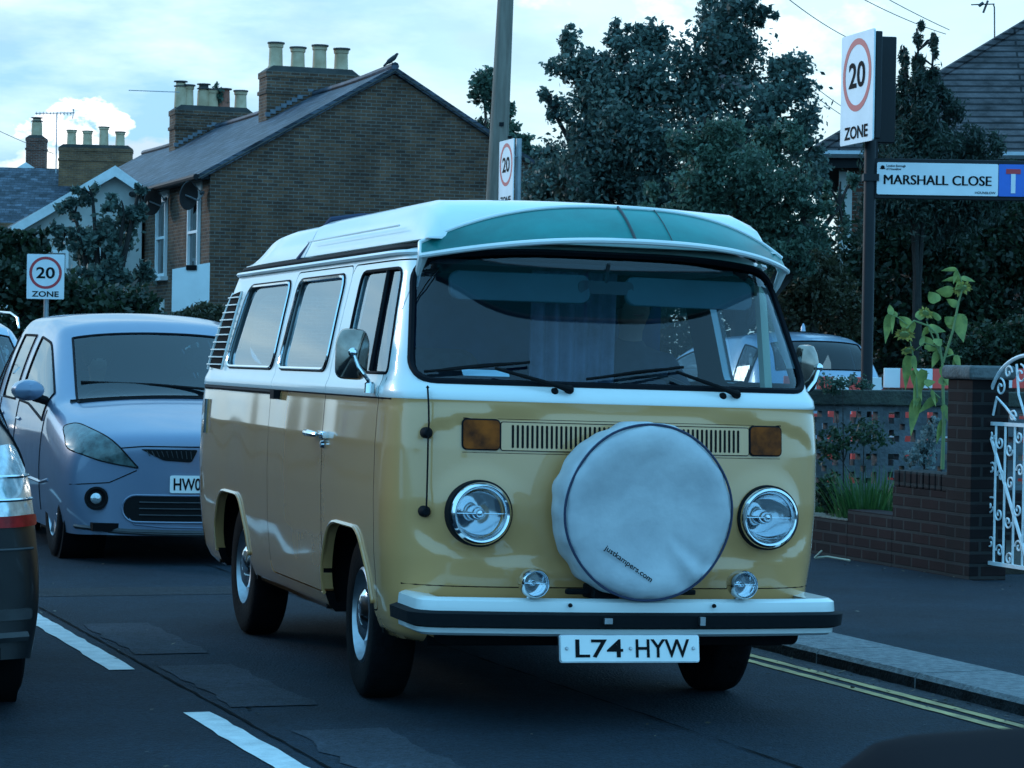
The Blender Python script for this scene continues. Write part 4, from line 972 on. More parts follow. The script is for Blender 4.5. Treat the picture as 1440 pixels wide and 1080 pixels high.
for dx, dz in ((0, .028), (-.026, -.012), (.026, -.012)):
    b.prism([(dx-.024, dz+.69), (dx, dz+.69-.022), (dx+.024, dz+.69), (dx, dz+.69+.022)], lambda u, v, w: tuple(fy(u, v, w)), .014, .004)
b.build('badge', M_chrome, mpv, smooth=0)
b = MB(); b.tube([fy(x, .752-.10*max(0, abs(x)-.42), .002) for x in np.linspace(-.56, .56, 24)], .004, 4); b.build('bonnet_shut_line', M_ink, mpv)
b = MB(); b.tube([Vector((x, 1.0+.18*(x/.8)**2, 1.045-.05*(x/.8)**2)) for x in np.linspace(-.72, .72, 20)], .022, 6); b.build('scuttle', M_ink, mpv)
def zray(x, y, off=.0):
    return None
b = MB(); b.tube([(.55, 1.10, 1.075), (.2, 1.13, 1.105), (-.15, 1.22, 1.13), (-.62, 1.36, 1.14)], .010, 6); b.build('wiper', M_ink, mpv)
def line_y(pts, name='shut_line', r_=.0035, m=M_ink, par=mpv, fn=fy):
    q = dens(pts, .04, False); b = MB(); b.tube([fn(u, v, .001) for u, v in q], r_, 4); return b.build(name, m, par)
for sx in (-1, 1):
    line_y([(sx*.46, .60), (sx*.62, .52), (sx*.84, .50)], 'bumper_seam')
    fxx = pj('x', sx)
    for pts in ([(1.30, .95), (1.36, .60), (1.40, .28)], [(2.62, 1.0), (2.64, .6), (2.60, .28)], [(3.55, 1.0), (3.50, .62), (3.30, .55)]):
        line_y(pts, 'door_shut_line', .004, M_ink, mpv, fxx)
    line_y([(.98, .50), (1.3, .47), (3.3, .49)], 'side_moulding', .012, M_silver, mpv, fxx)
    line_y([(2.42, .86), (2.56, .865)], 'door_handle', .014, M_silver, mpv, fxx); line_y([(3.32, .88), (3.46, .885)], 'door_handle', .014, M_silver, mpv, fxx)
    line_y([(sx*.50, .30), (sx*.47, .26), (sx*.30, .245), (0, .24)], 'lower_lip', .006, M_silver)
line_y([(-.80, .235), (-.5, .215), (0, .21), (.5, .215), (.80, .235)], 'air_dam', .016, M_darkplastic)
b = MB(); b.box((0, 1.32, .98), (1.45, .45, .06)); b.build('dashboard', M_darkplastic, mpv)
def car_interior(root, y1=1.95, z=.55, w=.40):
    for x in (-w, w):
        e = empty('seat', (x, y1, z), parent=root); b = MB(); b.prism(rrect(-.24, .24, 0, .12, .05), lambda u, v, w: (u, w, v), -.25, .25); b.build('seat_cushion', M_seat, e, bevel=.02)
        b = MB(); b.prism(rrect(-.22, .22, .1, .62, .09), lambda u, v, w: (u, w+.2*(v-.1), v), .2, .32); b.prism(rrect(-.12, .12, .66, .84, .05), lambda u, v, w: (u, w+.2*(v-.1), v), .2, .28); b.build('backrest', M_seat, e, bevel=.02)
car_interior(mpv)
b = MB(); a_ = Matrix.Translation((-.40, 1.62, .93)) @ Matrix.Rotation(R(60), 4, 'X'); b.tube([a_ @ Vector((.18*math.cos(t), .18*math.sin(t), 0)) for t in np.linspace(0, 2*math.pi, 30)], .012, 8); b.tube([a_ @ Vector((-.18, 0, 0)), a_ @ Vector((.18, 0, 0))], .012); b.build('steering_wheel', M_darkplastic, mpv)
person_driving(mpv.matrix_basis @ Vector((-.40, 1.98, .53)), R(20), 'driver with both hands on the wheel of the silver people carrier')
# estate with roof rails behind it
est = [(y, bo_, [(w*1.0, z*(1.0 if j < 2 else 1.03)) for j, (w, z) in enumerate(rows)], a_, c_) for y, bo_, rows, a_, c_ in gst]
suv, parts, pj2 = make_car('estate_car', 'pale silver car with roof rails at the left edge, behind the people carrier', (-4.62, 22.6, 0), R(20), est, {}, paint('pale_silver_paint', (.30, .38, .48), flake=.3, rough=.3), M_wind, M_sideglass)
arch_and_wheels(suv, parts, .93, 3.74, .765, .325)
for sx in (-1, 1):
    b = MB(); b.tube([(sx*.70, 2.05, 1.56), (sx*.70, 2.12, 1.66), (sx*.69, 2.5, 1.715), (sx*.69, 3.6, 1.74), (sx*.66, 4.2, 1.66)], .011, 8); b.build('roof_rail', M_chrome, suv)
    f3 = pj2('y', 1); hp = [(sx*-u, v) for u, v in HL]; patch('headlight', hp, f3, M_hl, suv, off=.006, thick=.02, step=.05)
b = MB(); b.box((0, 1.32, .98), (1.45, .45, .06)); b.build('dashboard', M_darkplastic, suv); car_interior(suv)

# dark car ahead of the camera, only its rear corner in the frame
dst = [(0.00, .25, [(.70, .22), (.80, .42), (.80, .60), (.70, .68), (.62, .70), (.33, .72), (0, .73)], 0, 0),
       (0.40, .12, [(.82, .20), (.88, .42), (.86, .68), (.77, .80), (.66, .83), (.35, .86), (0, .87)], 0, 0),
       (1.15, .14, [(.85, .20), (.89, .50), (.88, .90), (.81, .98), (.74, 1.0), (.40, 1.03), (0, 1.04)], 1, 1),
       (2.00, .08, [(.86, .20), (.89, .50), (.88, .94), (.66, 1.38), (.59, 1.42), (.34, 1.45), (0, 1.46)], 1, 0),
       (3.20, -.04, [(.86, .20), (.89, .50), (.88, .96), (.65, 1.41), (.58, 1.45), (.34, 1.48), (0, 1.49)], 0, 0),
       (3.30, -.05, [(.86, .20), (.89, .50), (.88, .96), (.65, 1.40), (.58, 1.44), (.34, 1.47), (0, 1.48)], 1, 1),
       (3.95, -.20, [(.85, .22), (.89, .50), (.86, .98), (.70, 1.08), (.62, 1.12), (.34, 1.14), (0, 1.15)], 0, 0),
       (4.20, -.26, [(.86, .20), (.90, .45), (.86, .80), (.77, .98), (.66, 1.02), (.36, 1.04), (0, 1.05)], 0, 0),
       (4.34, -.28, [(.84, .22), (.885, .42), (.84, .66), (.76, .80), (.66, .82), (.36, .83), (0, .83)], 0, 0)]
RC = Vector((-2.46, 9.02, 0))                      # rear centre on the ground
hd = R(TH_ROAD+180-3)
dloc = RC - Matrix.Rotation(hd, 3, 'Z') @ Vector((0, 4.34, 0))
dark, parts, pj4 = make_car('hatchback', 'dark glossy car cut by the left edge, seen from behind with its tail lamp showing', dloc, hd, dst, {}, M_blackgloss, M_privacy, M_privacy)
arch_and_wheels(dark, parts, .90, 3.46, .765, .32)
fb = pj4('y', -1)
for sx in (-1, 1):
    b = MB()
    TL = [(sx*u, v) for u, v in rpoly([(.60, .70), (.845, .70), (.83, .86), (.78, .985), (.64, .97)], .03, 3)]
    tl = patch('tail_lamp', TL, fb, M_clearlens, dark, off=.012, thick=.02, step=.04)
    TR = [(sx*u, v) for u, v in rpoly([(.60, .695), (.846, .695), (.845, .735), (.60, .735)], .012, 3)]; patch('red_lens', TR, fb, M_red, tl, off=.018, thick=.01, step=.04)
    for z in (.79, .87): b.tube([fb(sx*x, z, .016) for x in np.linspace(.62, .83, 8)], .006, 5)
    b.build('lamp_trim', M_chrome, tl)
    RF = [(sx*u, v) for u, v in rrect(.55, .84, .36, .40, .012)]; patch('rear_reflector', RF, fb, M_darkplastic, dark, off=.008, thick=.012, step=.05)
b = MB(); b.tube([fb(x, .615, .006) for x in np.linspace(-.84, .84, 30)], .006, 6); b.build('bumper_moulding', M_darkplastic, dark)
b = MB(); b.tube([fb(x, .30, .004) for x in np.linspace(-.82, .82, 30)], .02, 6); b.build('rear_valance', M_darkplastic, dark)

# blue-grey car on the side street behind the screen wall
bst = [(y, bo_, [(w*1.02, z*1.07+(.02 if j > 2 else 0)) for j, (w, z) in enumerate(rows)], a_, c_) for y, bo_, rows, a_, c_ in dst[:5]]
bst += [(3.45, -.05, [(.87, .22), (.91, .50), (.90, 1.02), (.70, 1.56), (.62, 1.60), (.34, 1.63), (0, 1.64)], 0, 0),
        (3.55, -.07, [(.87, .22), (.91, .50), (.90, 1.02), (.70, 1.55), (.62, 1.595), (.34, 1.625), (0, 1.635)], 1, 0),
        (4.10, -.14, [(.86, .22), (.91, .50), (.88, 1.04), (.68, 1.50), (.60, 1.55), (.34, 1.58), (0, 1.59)], 0, 1),
        (4.36, -.20, [(.86, .24), (.92, .48), (.87, .95), (.78, 1.10), (.70, 1.13), (.36, 1.14), (0, 1.14)], 0, 0),
        (4.48, -.22, [(.84, .26), (.90, .45), (.85, .78), (.77, .92), (.68, .94), (.36, .95), (0, .95)], 0, 0)]
hb = R(202); RB = P(1172, 560, 31.0); RB.z = .12
bloc = RB - Matrix.Rotation(hb, 3, 'Z') @ Vector((0, 4.48, 0))
blue, parts, pj5 = make_car('parked_suv', 'blue grey car parked behind the pierced screen wall, its rear window showing', bloc, hb, bst, {}, M_bluecar, M_privacy, M_sideglass)
arch_and_wheels(blue, parts, .92, 3.6, .77, .35)
b = MB(); b.lathe([(0, 0), (.03, .0), (.025, .05), (.01, .09), (0, .1)], 14, Matrix.Translation((.0, 3.7, 1.64))); b.build('roof_aerial', M_bluecar, blue)
fb5 = pj5('y', -1)
for sx in (-1, 1):
    TL = [(sx*u, v) for u, v in rpoly([(.62, .86), (.86, .86), (.85, .96), (.62, .95)], .03, 3)]; patch('tail_lamp', TL, fb5, M_red, blue, off=.012, thick=.02, step=.05)
b = MB(); p_ = fb5(0, 1.02, .01); b.lathe([(.04, 0), (.04, .008), (0, .01)], 20, Matrix.Translation(p_) @ Matrix.Rotation(R(-90), 4, 'X')); b.build('badge', M_chrome, blue)
b = MB(); b.tube([fb5(x, 1.005, .01) for x in np.linspace(-.5, .35, 12)], .008); b.build('wiper', M_ink, blue)

# camera car: black bonnet corner with the wiper arm standing over it, out of focus
own = empty('car_bonnet', (0.335, 1.75, .010), label='blurred black car wing with a curved wiper arm in the bottom right corner', cat='car')
b = MB(); pts = []
NXb, NYb = 26, 14
for j in range(NYb+1):
    for i in range(NXb+1):
        u = i/NXb; v = j/NYb; x = -.155+.60*u; y = -.30+.40*v
        h = 1.062+.022*math.sin(min(1, u*1.9)*math.pi/2)-.085*max(0, 1-u*7)**2-.02*(1-v)-.05*max(0, v-.7)**2*9
        pts.append((x, y, h))
b.add(pts, [(j*(NXb+1)+i, j*(NXb+1)+i+1, (j+1)*(NXb+1)+i+1, (j+1)*(NXb+1)+i) for j in range(NYb) for i in range(NXb)])
n0 = len(pts); rim = [i for i in range(NXb+1)]+[(j+1)*(NXb+1)+NXb for j in range(NYb)]+[NYb*(NXb+1)+i for i in range(NXb-1, -1, -1)]+[j*(NXb+1) for j in range(NYb-1, 0, -1)]
b.v += [(pts[i][0]-(.02 if pts[i][0] < -.1 else 0), pts[i][1], .25) for i in rim]; nr = len(rim)
b.f += [(rim[k], rim[(k+1) % nr], n0+(k+1) % nr, n0+k) for k in range(nr)]; b.m += [0]*nr
b.build('wing', mat('matt_black_plastic', (.002, .003, .006), .9, spec=.08), own, smooth=50)
b = MB(); b.tube([(.055, -.10, 1.072), (.09, -.09, 1.085), (.14, -.085, 1.093), (.19, -.08, 1.088), (.24, -.075, 1.07), (.3, -.07, 1.06)], [.004, .006, .007, .008, .008, .008], 10); b.build('wiper_arm', M_ink, own)

# ------------------------------------------------------------------ houses
M_stock = brickmat('london_stock_brick', (.165, .085, .050), (.075, .044, .032), (.155, .135, .115))
M_stock2 = brickmat('brown_brick', (.22, .11, .055), (.12, .065, .04), (.18, .13, .09))
M_redbrick = brickmat('red_brick', (.20, .07, .045), (.13, .05, .035), (.2, .17, .15))
M_slate = brickmat('slate_roof', (.028, .034, .046), (.085, .095, .12), (.010, .012, .015), bw=.30, rh=.105, ms=.008, axis='Y', rough=.55, bumpk=.8)
M_slateX = brickmat('slate_roof_x', (.028, .034, .046), (.085, .095, .12), (.010, .012, .015), bw=.30, rh=.105, ms=.008, axis='X', rough=.55, bumpk=.8)
M_tile = brickmat('concrete_tile_roof', (.060, .050, .052), (.075, .062, .064), (.012, .011, .012), bw=3.1, rh=.125, ms=.022, axis='X', rough=.8, bumpk=1.0)
M_tileY = brickmat('concrete_tile_roof_y', (.060, .050, .052), (.075, .062, .064), (.012, .011, .012), bw=3.1, rh=.125, ms=.022, axis='Y', rough=.8, bumpk=1.0)
M_pot = mat('buff_chimney_pot', (.42, .28, .16), .85, color2=(.58, .42, .27), vscale=3); M_redpot = mat('terracotta_pot', (.34, .12, .08), .8, var=.2)
M_sooty = mat('sooty_pot_rim', (.06, .055, .05), .9, var=.3); M_lead = mat('lead_flashing', (.13, .145, .17), .5, var=.2, vscale=6)
M_render = mat('pale_render', (.50, .50, .47), .85, var=.12, vscale=1.5); M_gutter = mat('black_gutter', (.008, .009, .011), .6, spec=.2)
M_winpane = glassmat('house_window_glass', (.06, .08, .10), ior=1.9)
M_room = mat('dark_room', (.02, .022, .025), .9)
def roof_slab(b, a0, a1, b0, b1, th=.12):       # quad slab from eave line a0-a1 to ridge line b0-b1
    n_ = (a1-a0).cross(b0-a0).normalized()*th
    if n_.z > 0: n_ = -n_
    v = [a0, a1, b1, b0]; b.add(v+[q+n_ for q in v], [(0, 1, 2, 3), (7, 6, 5, 4), (0, 4, 5, 1), (1, 5, 6, 2), (2, 6, 7, 3), (3, 7, 4, 0)])
def stack(root, c, dims, pots, m=M_stock, crown=True, name='chimney_stack', potr=.17, poth=.62, base=-2.0):
    # c: centre of the top face (local), dims: (x, y)
    b = MB(); x, y = dims
    b.box((c[0], c[1], c[2]-1.0+base/2), (x, y, 2.0-base)); st_ = b.build(name, m, root)
    b = MB(); b.box((c[0], c[1], c[2]-.45), (x+.07, y+.07, .09)); b.box((c[0], c[1], c[2]-.03), (x+.05, y+.05, .14)); b.build('corbel', m, st_)
    b = MB(); b.prism([(-x/2-.02, 0), (x/2+.02, 0), (x/2-.16, .13), (-x/2+.16, .13)], lambda u, v, w: (c[0]+u, c[1]+w, c[2]+.04+v), -y/2+.02, y/2-.02); b.build('flaunching', M_sooty, st_)
    for k, (px_, h, kind) in enumerate(pots):
        r_ = potr; b = MB()
        if kind == 'pot': pr = [(r_*1.12, 0), (r_*1.12, .05), (r_, .08), (r_*.92, h-.1), (r_*1.05, h-.08), (r_*1.08, h), (r_*.85, h), (r_*.8, h-.3), (0, h-.3)]
        elif kind == 'cowl': pr = [(r_*1.05, 0), (r_*.95, h*.8), (r_*.8, h*.82), (r_*.8, h), (r_*.7, h), (0, h-.02)]
        else: pr = [(r_, 0), (r_*.9, h), (r_*.7, h), (r_*.7, h-.2), (0, h-.2)]
        b.lathe(pr, 20, Matrix.Translation((c[0]+px_, c[1]+rng.uniform(-.04, .04), c[2]+.12)))
        p = b.build('chimney_pot', M_redpot if kind == 'red' else M_pot, st_)
        b = MB(); b.lathe([(r_*1.02, h-.005), (r_*1.22, h), (r_*1.22, h+.035), (r_*.8, h+.04), (0, h+.04)] if kind != 'cowl' else [(r_*.8, h*.86), (r_*1.1, h*.86), (r_*1.1, h*.9), (r_*.75, h*.93), (r_*.75, h*1.04), (r_*1.15, h*1.06), (r_*1.1, h*1.1), (0, h*1.12)], 20, Matrix.Translation((c[0]+px_, c[1], c[2]+.12))); b.build('pot_cap', M_sooty, p)
    return st_
def sash(root, c, w, h, axis='x', sgn=-1, bars=True, lintel=True):     # window in a wall of local normal axis*sgn
    def T(u, d, v): return (c[0]+d*sgn, c[1]+u, c[2]+v) if axis == 'x' else (c[0]+u, c[1]+d*sgn, c[2]+v)
    def bx(b, u, d, v, su, sd_, sv): b.box(T(u, d, v), (sd_, su, sv) if axis == 'x' else (su, sd_, sv))
    b = MB()
    for s_ in (-1, 1): bx(b, s_*(w/2-.035), .02, 0, .07, .10, h); bx(b, 0, .02, s_*(h/2-.035), w-.14, .098, .07)
    if bars: bx(b, 0, .025, 0, w-.14, .08, .06)
    fr = b.build('window', M_pvc, root)
    b = MB(); bx(b, 0, .0, 0, w-.12, .02, h-.12); b.build('pane', M_winpane, fr)
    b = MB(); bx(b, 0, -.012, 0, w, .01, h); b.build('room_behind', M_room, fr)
    b = MB(); bx(b, 0, .06, -h/2-.05, w+.2, .22, .09); b.build('sill', M_trim, fr)
    if lintel: b = MB(); bx(b, 0, .012, h/2+.10, w+.24, .03, .20); b.build('lintel', M_render, fr)
    return fr
# terrace: local frame x = away from the road (depth), y = along the road away from the camera
G0 = P(293, 430, 55); G0.z = 0
TER = R(TH_ROAD)
def terrace_house(name, label, y0, y1, eave, ridge, depth, gable_near, facade_m=M_stock, wins=(), group='terraced houses along the left of the road', ov=.28):
    root = empty(name, G0+U*y0, TER, label, 'house', group); w = y1-y0
    h0 = -.1; b = MB(); e = eave; mid = depth/2
    b.add([(0, 0, h0), (depth, 0, h0), (depth, 0, e), (mid, 0, ridge-.1), (0, 0, e), (0, w-.004, h0), (depth, w-.004, h0), (depth, w-.004, e), (mid, w-.004, ridge-.1), (0, w-.004, e)],
          [(0, 1, 2, 3, 4), (9, 8, 7, 6, 5), (0, 4, 9, 5), (1, 6, 7, 2)]); b.build('wall', facade_m, root, smooth=0)
    sl = (ridge-e)/mid; b = MB(); g0 = -.10 if gable_near else 0.002
    nseg = 8                                            # slight sag along the ridge
    for side in (0, 1):
        for k in range(nseg):
            ya, yb = g0+(w-g0)*k/nseg, g0+(w-g0)*(k+1)/nseg; sg = lambda y: -.05*math.sin(math.pi*(y/w))
            xe = -ov if side == 0 else depth+ov; ze = e-sl*ov+.06
            roof_slab(b, Vector((xe, ya, ze)), Vector((xe, yb-.001, ze)), Vector((mid, ya, ridge+.06+sg(ya))), Vector((mid, yb-.001, ridge+.06+sg(yb))))
    b.build('roof', M_slate, root, smooth=0)
    b = MB(); b.tube([(mid, y, ridge+.07-.05*math.sin(math.pi*max(0, y)/w)) for y in np.linspace(g0, w-.01, 12)], .09, 8); b.build('ridge_tiles', M_slateX, root)
    b = MB(); b.tube([(-ov-.05, y, e-sl*ov+.0) for y in (g0, w-.01)], .065, 8); b.tube([(-.08, w-.12, e-.3), (-.08, w-.12, .1)], .04, 8); b.build('gutter', M_gutter, root)
    b = MB(); b.box((-.10, w/2, e-.12), (.16, w-.02, .16)); b.build('fascia', M_gutter, root)
    if gable_near:
        for s_ in (0, 1):
            b = MB(); x0 = -ov if s_ == 0 else depth+ov
            n_ = 14; pts = [Vector((x0+(mid-x0)*k/n_, -.105, e-sl*ov-.03+(ridge-e+sl*ov)*k/n_)) for k in range(n_+1)]; b.tube(pts, .018, 5); b.build('verge_mortar', M_sooty, root)
    for (yy, zz, ww, hh) in wins: sash(root, (0, yy, zz), ww, hh)
    return root
h1 = terrace_house('end_terrace_house', 'brown brick end of terrace house with its broad blank gable towards the camera', 0, 7.0, 5.25, 7.56, 7.95, True,
                   wins=[(1.35, 4.0, 1.0, 1.75), (4.6, 4.0, 1.0, 1.75), (1.6, 1.5, 1.6, 1.7), (4.9, 1.3, 1.0, 2.2)])
h2 = terrace_house('terraced_house', 'second brick terraced house from the gable end, with the ivy covered chimney stack', 7.0, 16.8, 5.25, 7.56, 7.95, False,
                   wins=[(1.7, 3.9, 1.1, 1.7), (5.1, 3.9, 1.1, 1.7), (8.3, 3.9, 1.0, 1.7), (1.8, 1.4, 1.7, 1.7), (6, 1.4, 1.7, 1.7)])
h3 = terrace_house('terraced_house', 'third brick terraced house from the gable end, mostly behind a street tree', 16.8, 26.0, 5.2, 7.5, 7.95, False,
                   wins=[(1.8, 3.8, 1.1, 1.7), (5.1, 3.8, 1.1, 1.7), (8.5, 3.8, 1.0, 1.7)])
mid = 7.95/2
stack(h1, (mid-.05, 6.7, 8.07), (2.25, .75), [(-.82, .60, 'pot'), (-.28, .52, 'pot'), (.26, .60, 'pot'), (.80, .55, 'pot')])
st2 = stack(h2, (mid-.1, 9.6, 8.0), (2.15, .75), [(-.86, .66, 'cowl'), (-.66, .60, 'pot'), (-.22, .62, 'cowl'), (.02, .52, 'pot'), (.36, .55, 'red'), (.82, .52, 'pot')], base=-2.2)
# stepped lead flashing where the stacks meet the slates
for hh, y_ in ((h1, 6.32), (h2, 9.22)):
    b = MB()
    for k in range(9):
        x = mid-1.15+k*.13; z = 5.25+(7.56-5.25)*(x/mid)+.12; b.box((x, y_-.012, z+.06), (.13, .02, .10))
    b.build('lead_flashing', M_lead, hh, smooth=0)
b = MB(); b.tube([(2.9, 9.2, 8.5), (1.5, 9.2, 8.48)], .012, 5); b.build('aerial_rod', M_galv, h2)
def dish(par, p, label):
    e = empty('satellite_dish', p, TER, label, 'satellite dish', 'dark dishes under the eaves'); b = MB()
    M = Matrix.Rotation(R(-78), 4, 'Y') @ Matrix.Rotation(R(-50), 4, 'X')
    b.lathe([(0, .05), (.15, .035), (.27, -.02), (.31, -.05), (.305, -.06), (.26, -.03), (.15, .022), (0, .036)], 28, M); b.build('reflector', M_darkplastic, e)
    b = MB(); b.tube([M @ Vector((0, 0, .04)), (.25, .0, -.10), (.36, 0, .05)], .02, 6); b.build('bracket', M_galv, e)
    b = MB(); b.tube([M @ Vector((.30, 0, -.05)), M @ Vector((.1, 0, -.36))], .012, 6); b.tube([M @ Vector((.08, 0, -.34)), M @ Vector((.12, 0, -.42))], .035, 8); b.build('receiver', M_darkplastic, e)
dish(None, G0+U*0.35+V*-.42+Vector((0, 0, 4.72)), 'dark satellite dish over the first floor window nearest the gable corner')
dish(None, G0+U*4.0+V*-.42+Vector((0, 0, 4.78)), 'dark satellite dish further along the eaves, above the second window')

# houses further down the road
def gable_house(name, label, apex, half, eave_drop, depth, wall_m, D, rz=0, board=.32, roofm=None, gable_wins=()):
    p = P(*apex, D); root = empty(name, (p.x, p.y, 0), rz, label, 'house'); H = p.z; e = H-eave_drop
    b = MB(); b.add([(-half, 0, 0), (half, 0, 0), (half, 0, e), (0, 0, H-.15), (-half, 0, e), (-half, depth, 0), (half, depth, 0), (half, depth, e), (0, depth, H-.15), (-half, depth, e)],
                    [(0, 1, 2, 3, 4), (9, 8, 7, 6, 5), (0, 4, 9, 5), (1, 6, 7, 2)]); b.build('wall', wall_m, root, smooth=0)
    sl = eave_drop/half; b = MB()
    for s_ in (-1, 1): roof_slab(b, Vector((s_*(half+.35), -.35, e-sl*.35)), Vector((s_*(half+.35), depth, e-sl*.35)), Vector((0, -.35, H)), Vector((0, depth, H)))
    b.build('roof', roofm or M_slate, root, smooth=0)
    b = MB()
    for s_ in (-1, 1):
        a_ = Vector((s_*(half+.38), -.39, e-sl*.38)); c_ = Vector((0, -.39, H)); dn = Vector((0, 0, -board))
        o = len(b.v); q = [a_, c_, c_+dn, a_+dn]; b.add(q+[v+Vector((0, .05, 0)) for v in q], [(0, 1, 2, 3), (7, 6, 5, 4), (0, 4, 5, 1), (1, 5, 6, 2), (2, 6, 7, 3), (3, 7, 4, 0)])
    b.build('bargeboard', M_trim, root, smooth=0)
    for (x_, z_, w_, h_) in gable_wins: sash(root, (x_, 0, z_), w_, h_, 'y', -1)
    return root, H
p = P(163, 236, 61); hb1 = empty('rendered_house', (p.x, p.y, 0), R(6), 'pale rendered house with a white bargeboard on its gable, left of the terrace', 'house'); H_ = p.z
LG_, RG_ = 3.0, .62; b = MB(); b.add([(-LG_, 0, 0), (RG_, 0, 0), (RG_, 0, H_-.5), (0, 0, H_-.1), (-LG_, 0, H_-1.85), (-LG_, 4, 0), (RG_, 4, 0), (RG_, 4, H_-.5), (0, 4, H_-.1), (-LG_, 4, H_-1.85)], [(0, 1, 2, 3, 4), (9, 8, 7, 6, 5), (0, 4, 9, 5), (1, 6, 7, 2)]); b.build('wall', M_render, hb1, smooth=0)
b = MB(); roof_slab(b, Vector((-LG_-.3, -.3, H_-2.03)), Vector((-LG_-.3, 4, H_-2.03)), Vector((0, -.3, H_)), Vector((0, 4, H_))); roof_slab(b, Vector((RG_, -.3, H_-.42)), Vector((RG_, 4, H_-.42)), Vector((0, -.3, H_)), Vector((0, 4, H_))); b.build('roof', M_slate, hb1, smooth=0)
b = MB()
for q in ([(-LG_-.32, -.34, H_-2.03), (0, -.34, H_+.03), (0, -.34, H_-.22), (-LG_-.32, -.34, H_-2.26)], [(RG_, -.34, H_-.40), (0, -.34, H_+.03), (0, -.34, H_-.22), (RG_, -.34, H_-.62)]): b.add(q+[(x, y+.06, z) for x, y, z in q], [(0, 1, 2, 3), (7, 6, 5, 4), (0, 4, 5, 1), (1, 5, 6, 2), (2, 6, 7, 3), (3, 7, 4, 0)])
b.build('bargeboard', M_trim, hb1, smooth=0); sash(hb1, (-1.7, 0, 3.1), 1.3, 1.3, 'y'); sash(hb1, (-.2, 0, 3.0), .8, 1.3, 'y'); sash(hb1, (-1.7, 0, 1.2), 1.5, 1.3, 'y')
hb2, H2 = gable_house('brick_house', 'brick house with a white bargeboard at the far left edge of the street', (38, 229), 4.2, 2.7, 10, M_stock2, 112, R(4), gable_wins=[(-1.5, 5.0, 1.3, 1.5)])
pl_ = P(125, 206, 104); e_ = empty('far_terrace', (pl_.x, pl_.y, 0), R(6), 'slate roofed brick house with a four pot chimney stack between the two white gables', 'house')
b = MB(); b.box((0, 2.5, 3.2), (9, 9, 6.4)); b.build('wall', M_stock2, e_, smooth=0)
b = MB(); zr = P(125, 232, 104).z
roof_slab(b, Vector((-4.8, -2.4, 6.0)), Vector((4.8, -2.4, 6.0)), Vector((-4.8, 2.5, zr)), Vector((4.8, 2.5, zr))); roof_slab(b, Vector((-4.8, 7.4, 6.0)), Vector((4.8, 7.4, 6.0)), Vector((-4.8, 2.5, zr)), Vector((4.8, 2.5, zr)))
b.build('roof', M_slateX, e_, smooth=0)
stack(e_, (.2, 1.6, pl_.z), (2.9, .9), [(-.98, .62, 'pot'), (-.35, .60, 'pot'), (.30, .78, 'pot'), (.95, .60, 'pot')], M_stock2, potr=.19, base=-1.5)
stack(hb2, (-.05, 4.0, P(34, 196, 116).z), (.85, .8), [(0, .78, 'cowl')], M_redbrick, potr=.24)
stack(e_, (2.9, -.6, P(187, 232, 98).z-.2), (.5, .5), [(0, .55, 'red')], M_redbrick, potr=.14)
def yagi(p, label, s=1.0, rz=0, mast=2.4):
    e = empty('tv_aerial', p, rz, label, 'aerial'); b = MB(); b.tube([(0, 0, -.6), (0, 0, mast)], .025*s, 6); b.build('mast', M_galv, e)
    b = MB(); b.tube([(-.85*s, 0, mast), (.70*s, 0, mast+.05)], .018*s, 5)
    for k in range(11): x = -.8*s+k*.135*s; b.tube([(x, -.2*s, mast+.0), (x, .2*s, mast)], .009*s, 4); b.tube([(x, 0, mast-.06), (x, 0, mast+.07)], .012*s, 4)
    for z_ in (-.14, .16): b.tube([(.66*s, -.2, mast+z_*s), (.60*s, .2, mast+z_*s)], .02*s, 4)
    b.tube([(.62*s, 0, mast-.18*s), (.66*s, 0, mast+.2*s)], .02*s, 4); b.build('aerial_boom', M_galv, e)
pa = P(79, 222, 103); yagi(pa, 'tall television aerial standing on the far roof against the white cloud', 1.0, 0, (222-160)/FPX*103)

# right-hand houses
def hip_house(name, label, loc, rz, w, d, eave, ridge, wall_m, roof_m, hip, roof_m2):
    root = empty(name, loc, rz, label, 'house'); b = MB(); b.box((w/2, d/2, eave/2), (w, d, eave)); b.build('wall', wall_m, root, smooth=0)
    o = .45; A = [Vector((-o, -o, eave)), Vector((w+o, -o, eave)), Vector((w+o, d+o, eave)), Vector((-o, d+o, eave))]
    r0 = Vector((hip, d/2, ridge)); r1 = Vector((w-hip, d/2, ridge)); b = MB()
    b.add([*A, r0, r1], [(0, 1, 5, 4), (2, 3, 4, 5)]); b.add([*A, r0, r1], [(3, 0, 4), (1, 2, 5)], 1); b.add([a_-Vector((0, 0, .02)) for a_ in A], [(3, 2, 1, 0)])
    b.build('roof', [roof_m, roof_m2], root, smooth=0)
    b = MB(); b.tube([A[0], r0, r1, A[1]], .09, 6); b.build('ridge_tiles', M_tile, root)
    b = MB(); b.tube([(-o, -o-.06, eave-.02), (w+o, -o-.06, eave-.02)], .07, 6); b.tube([(-o-.06, -o, eave-.02), (-o-.06, d+o, eave-.02)], .07, 6); b.build('gutter', M_galv, root)
    b = MB(); b.box((w/2, -o+.02, eave-.14), (w+2*o, .04, .20)); b.box((-o+.02, d/2, eave-.14), (.04, d+2*o-.1, .20)); b.build('fascia', M_gutter, root)
    return root
pr = P(1142, 218, 44)
hr = hip_house('tiled_house', 'brick house with a large brown tiled roof rising at the right edge', (pr.x+.45, pr.y, 0), R(-7), 14, 8.6, pr.z, P(1435, 30, 48.5).z, M_redbrick, M_tile, 3.55, M_tileY)
sash(hr, (4.6, 0, 3.5), 1.6, 1.3, 'y'); sash(hr, (9.5, 0, 3.9), 1.6, 1.3, 'y')
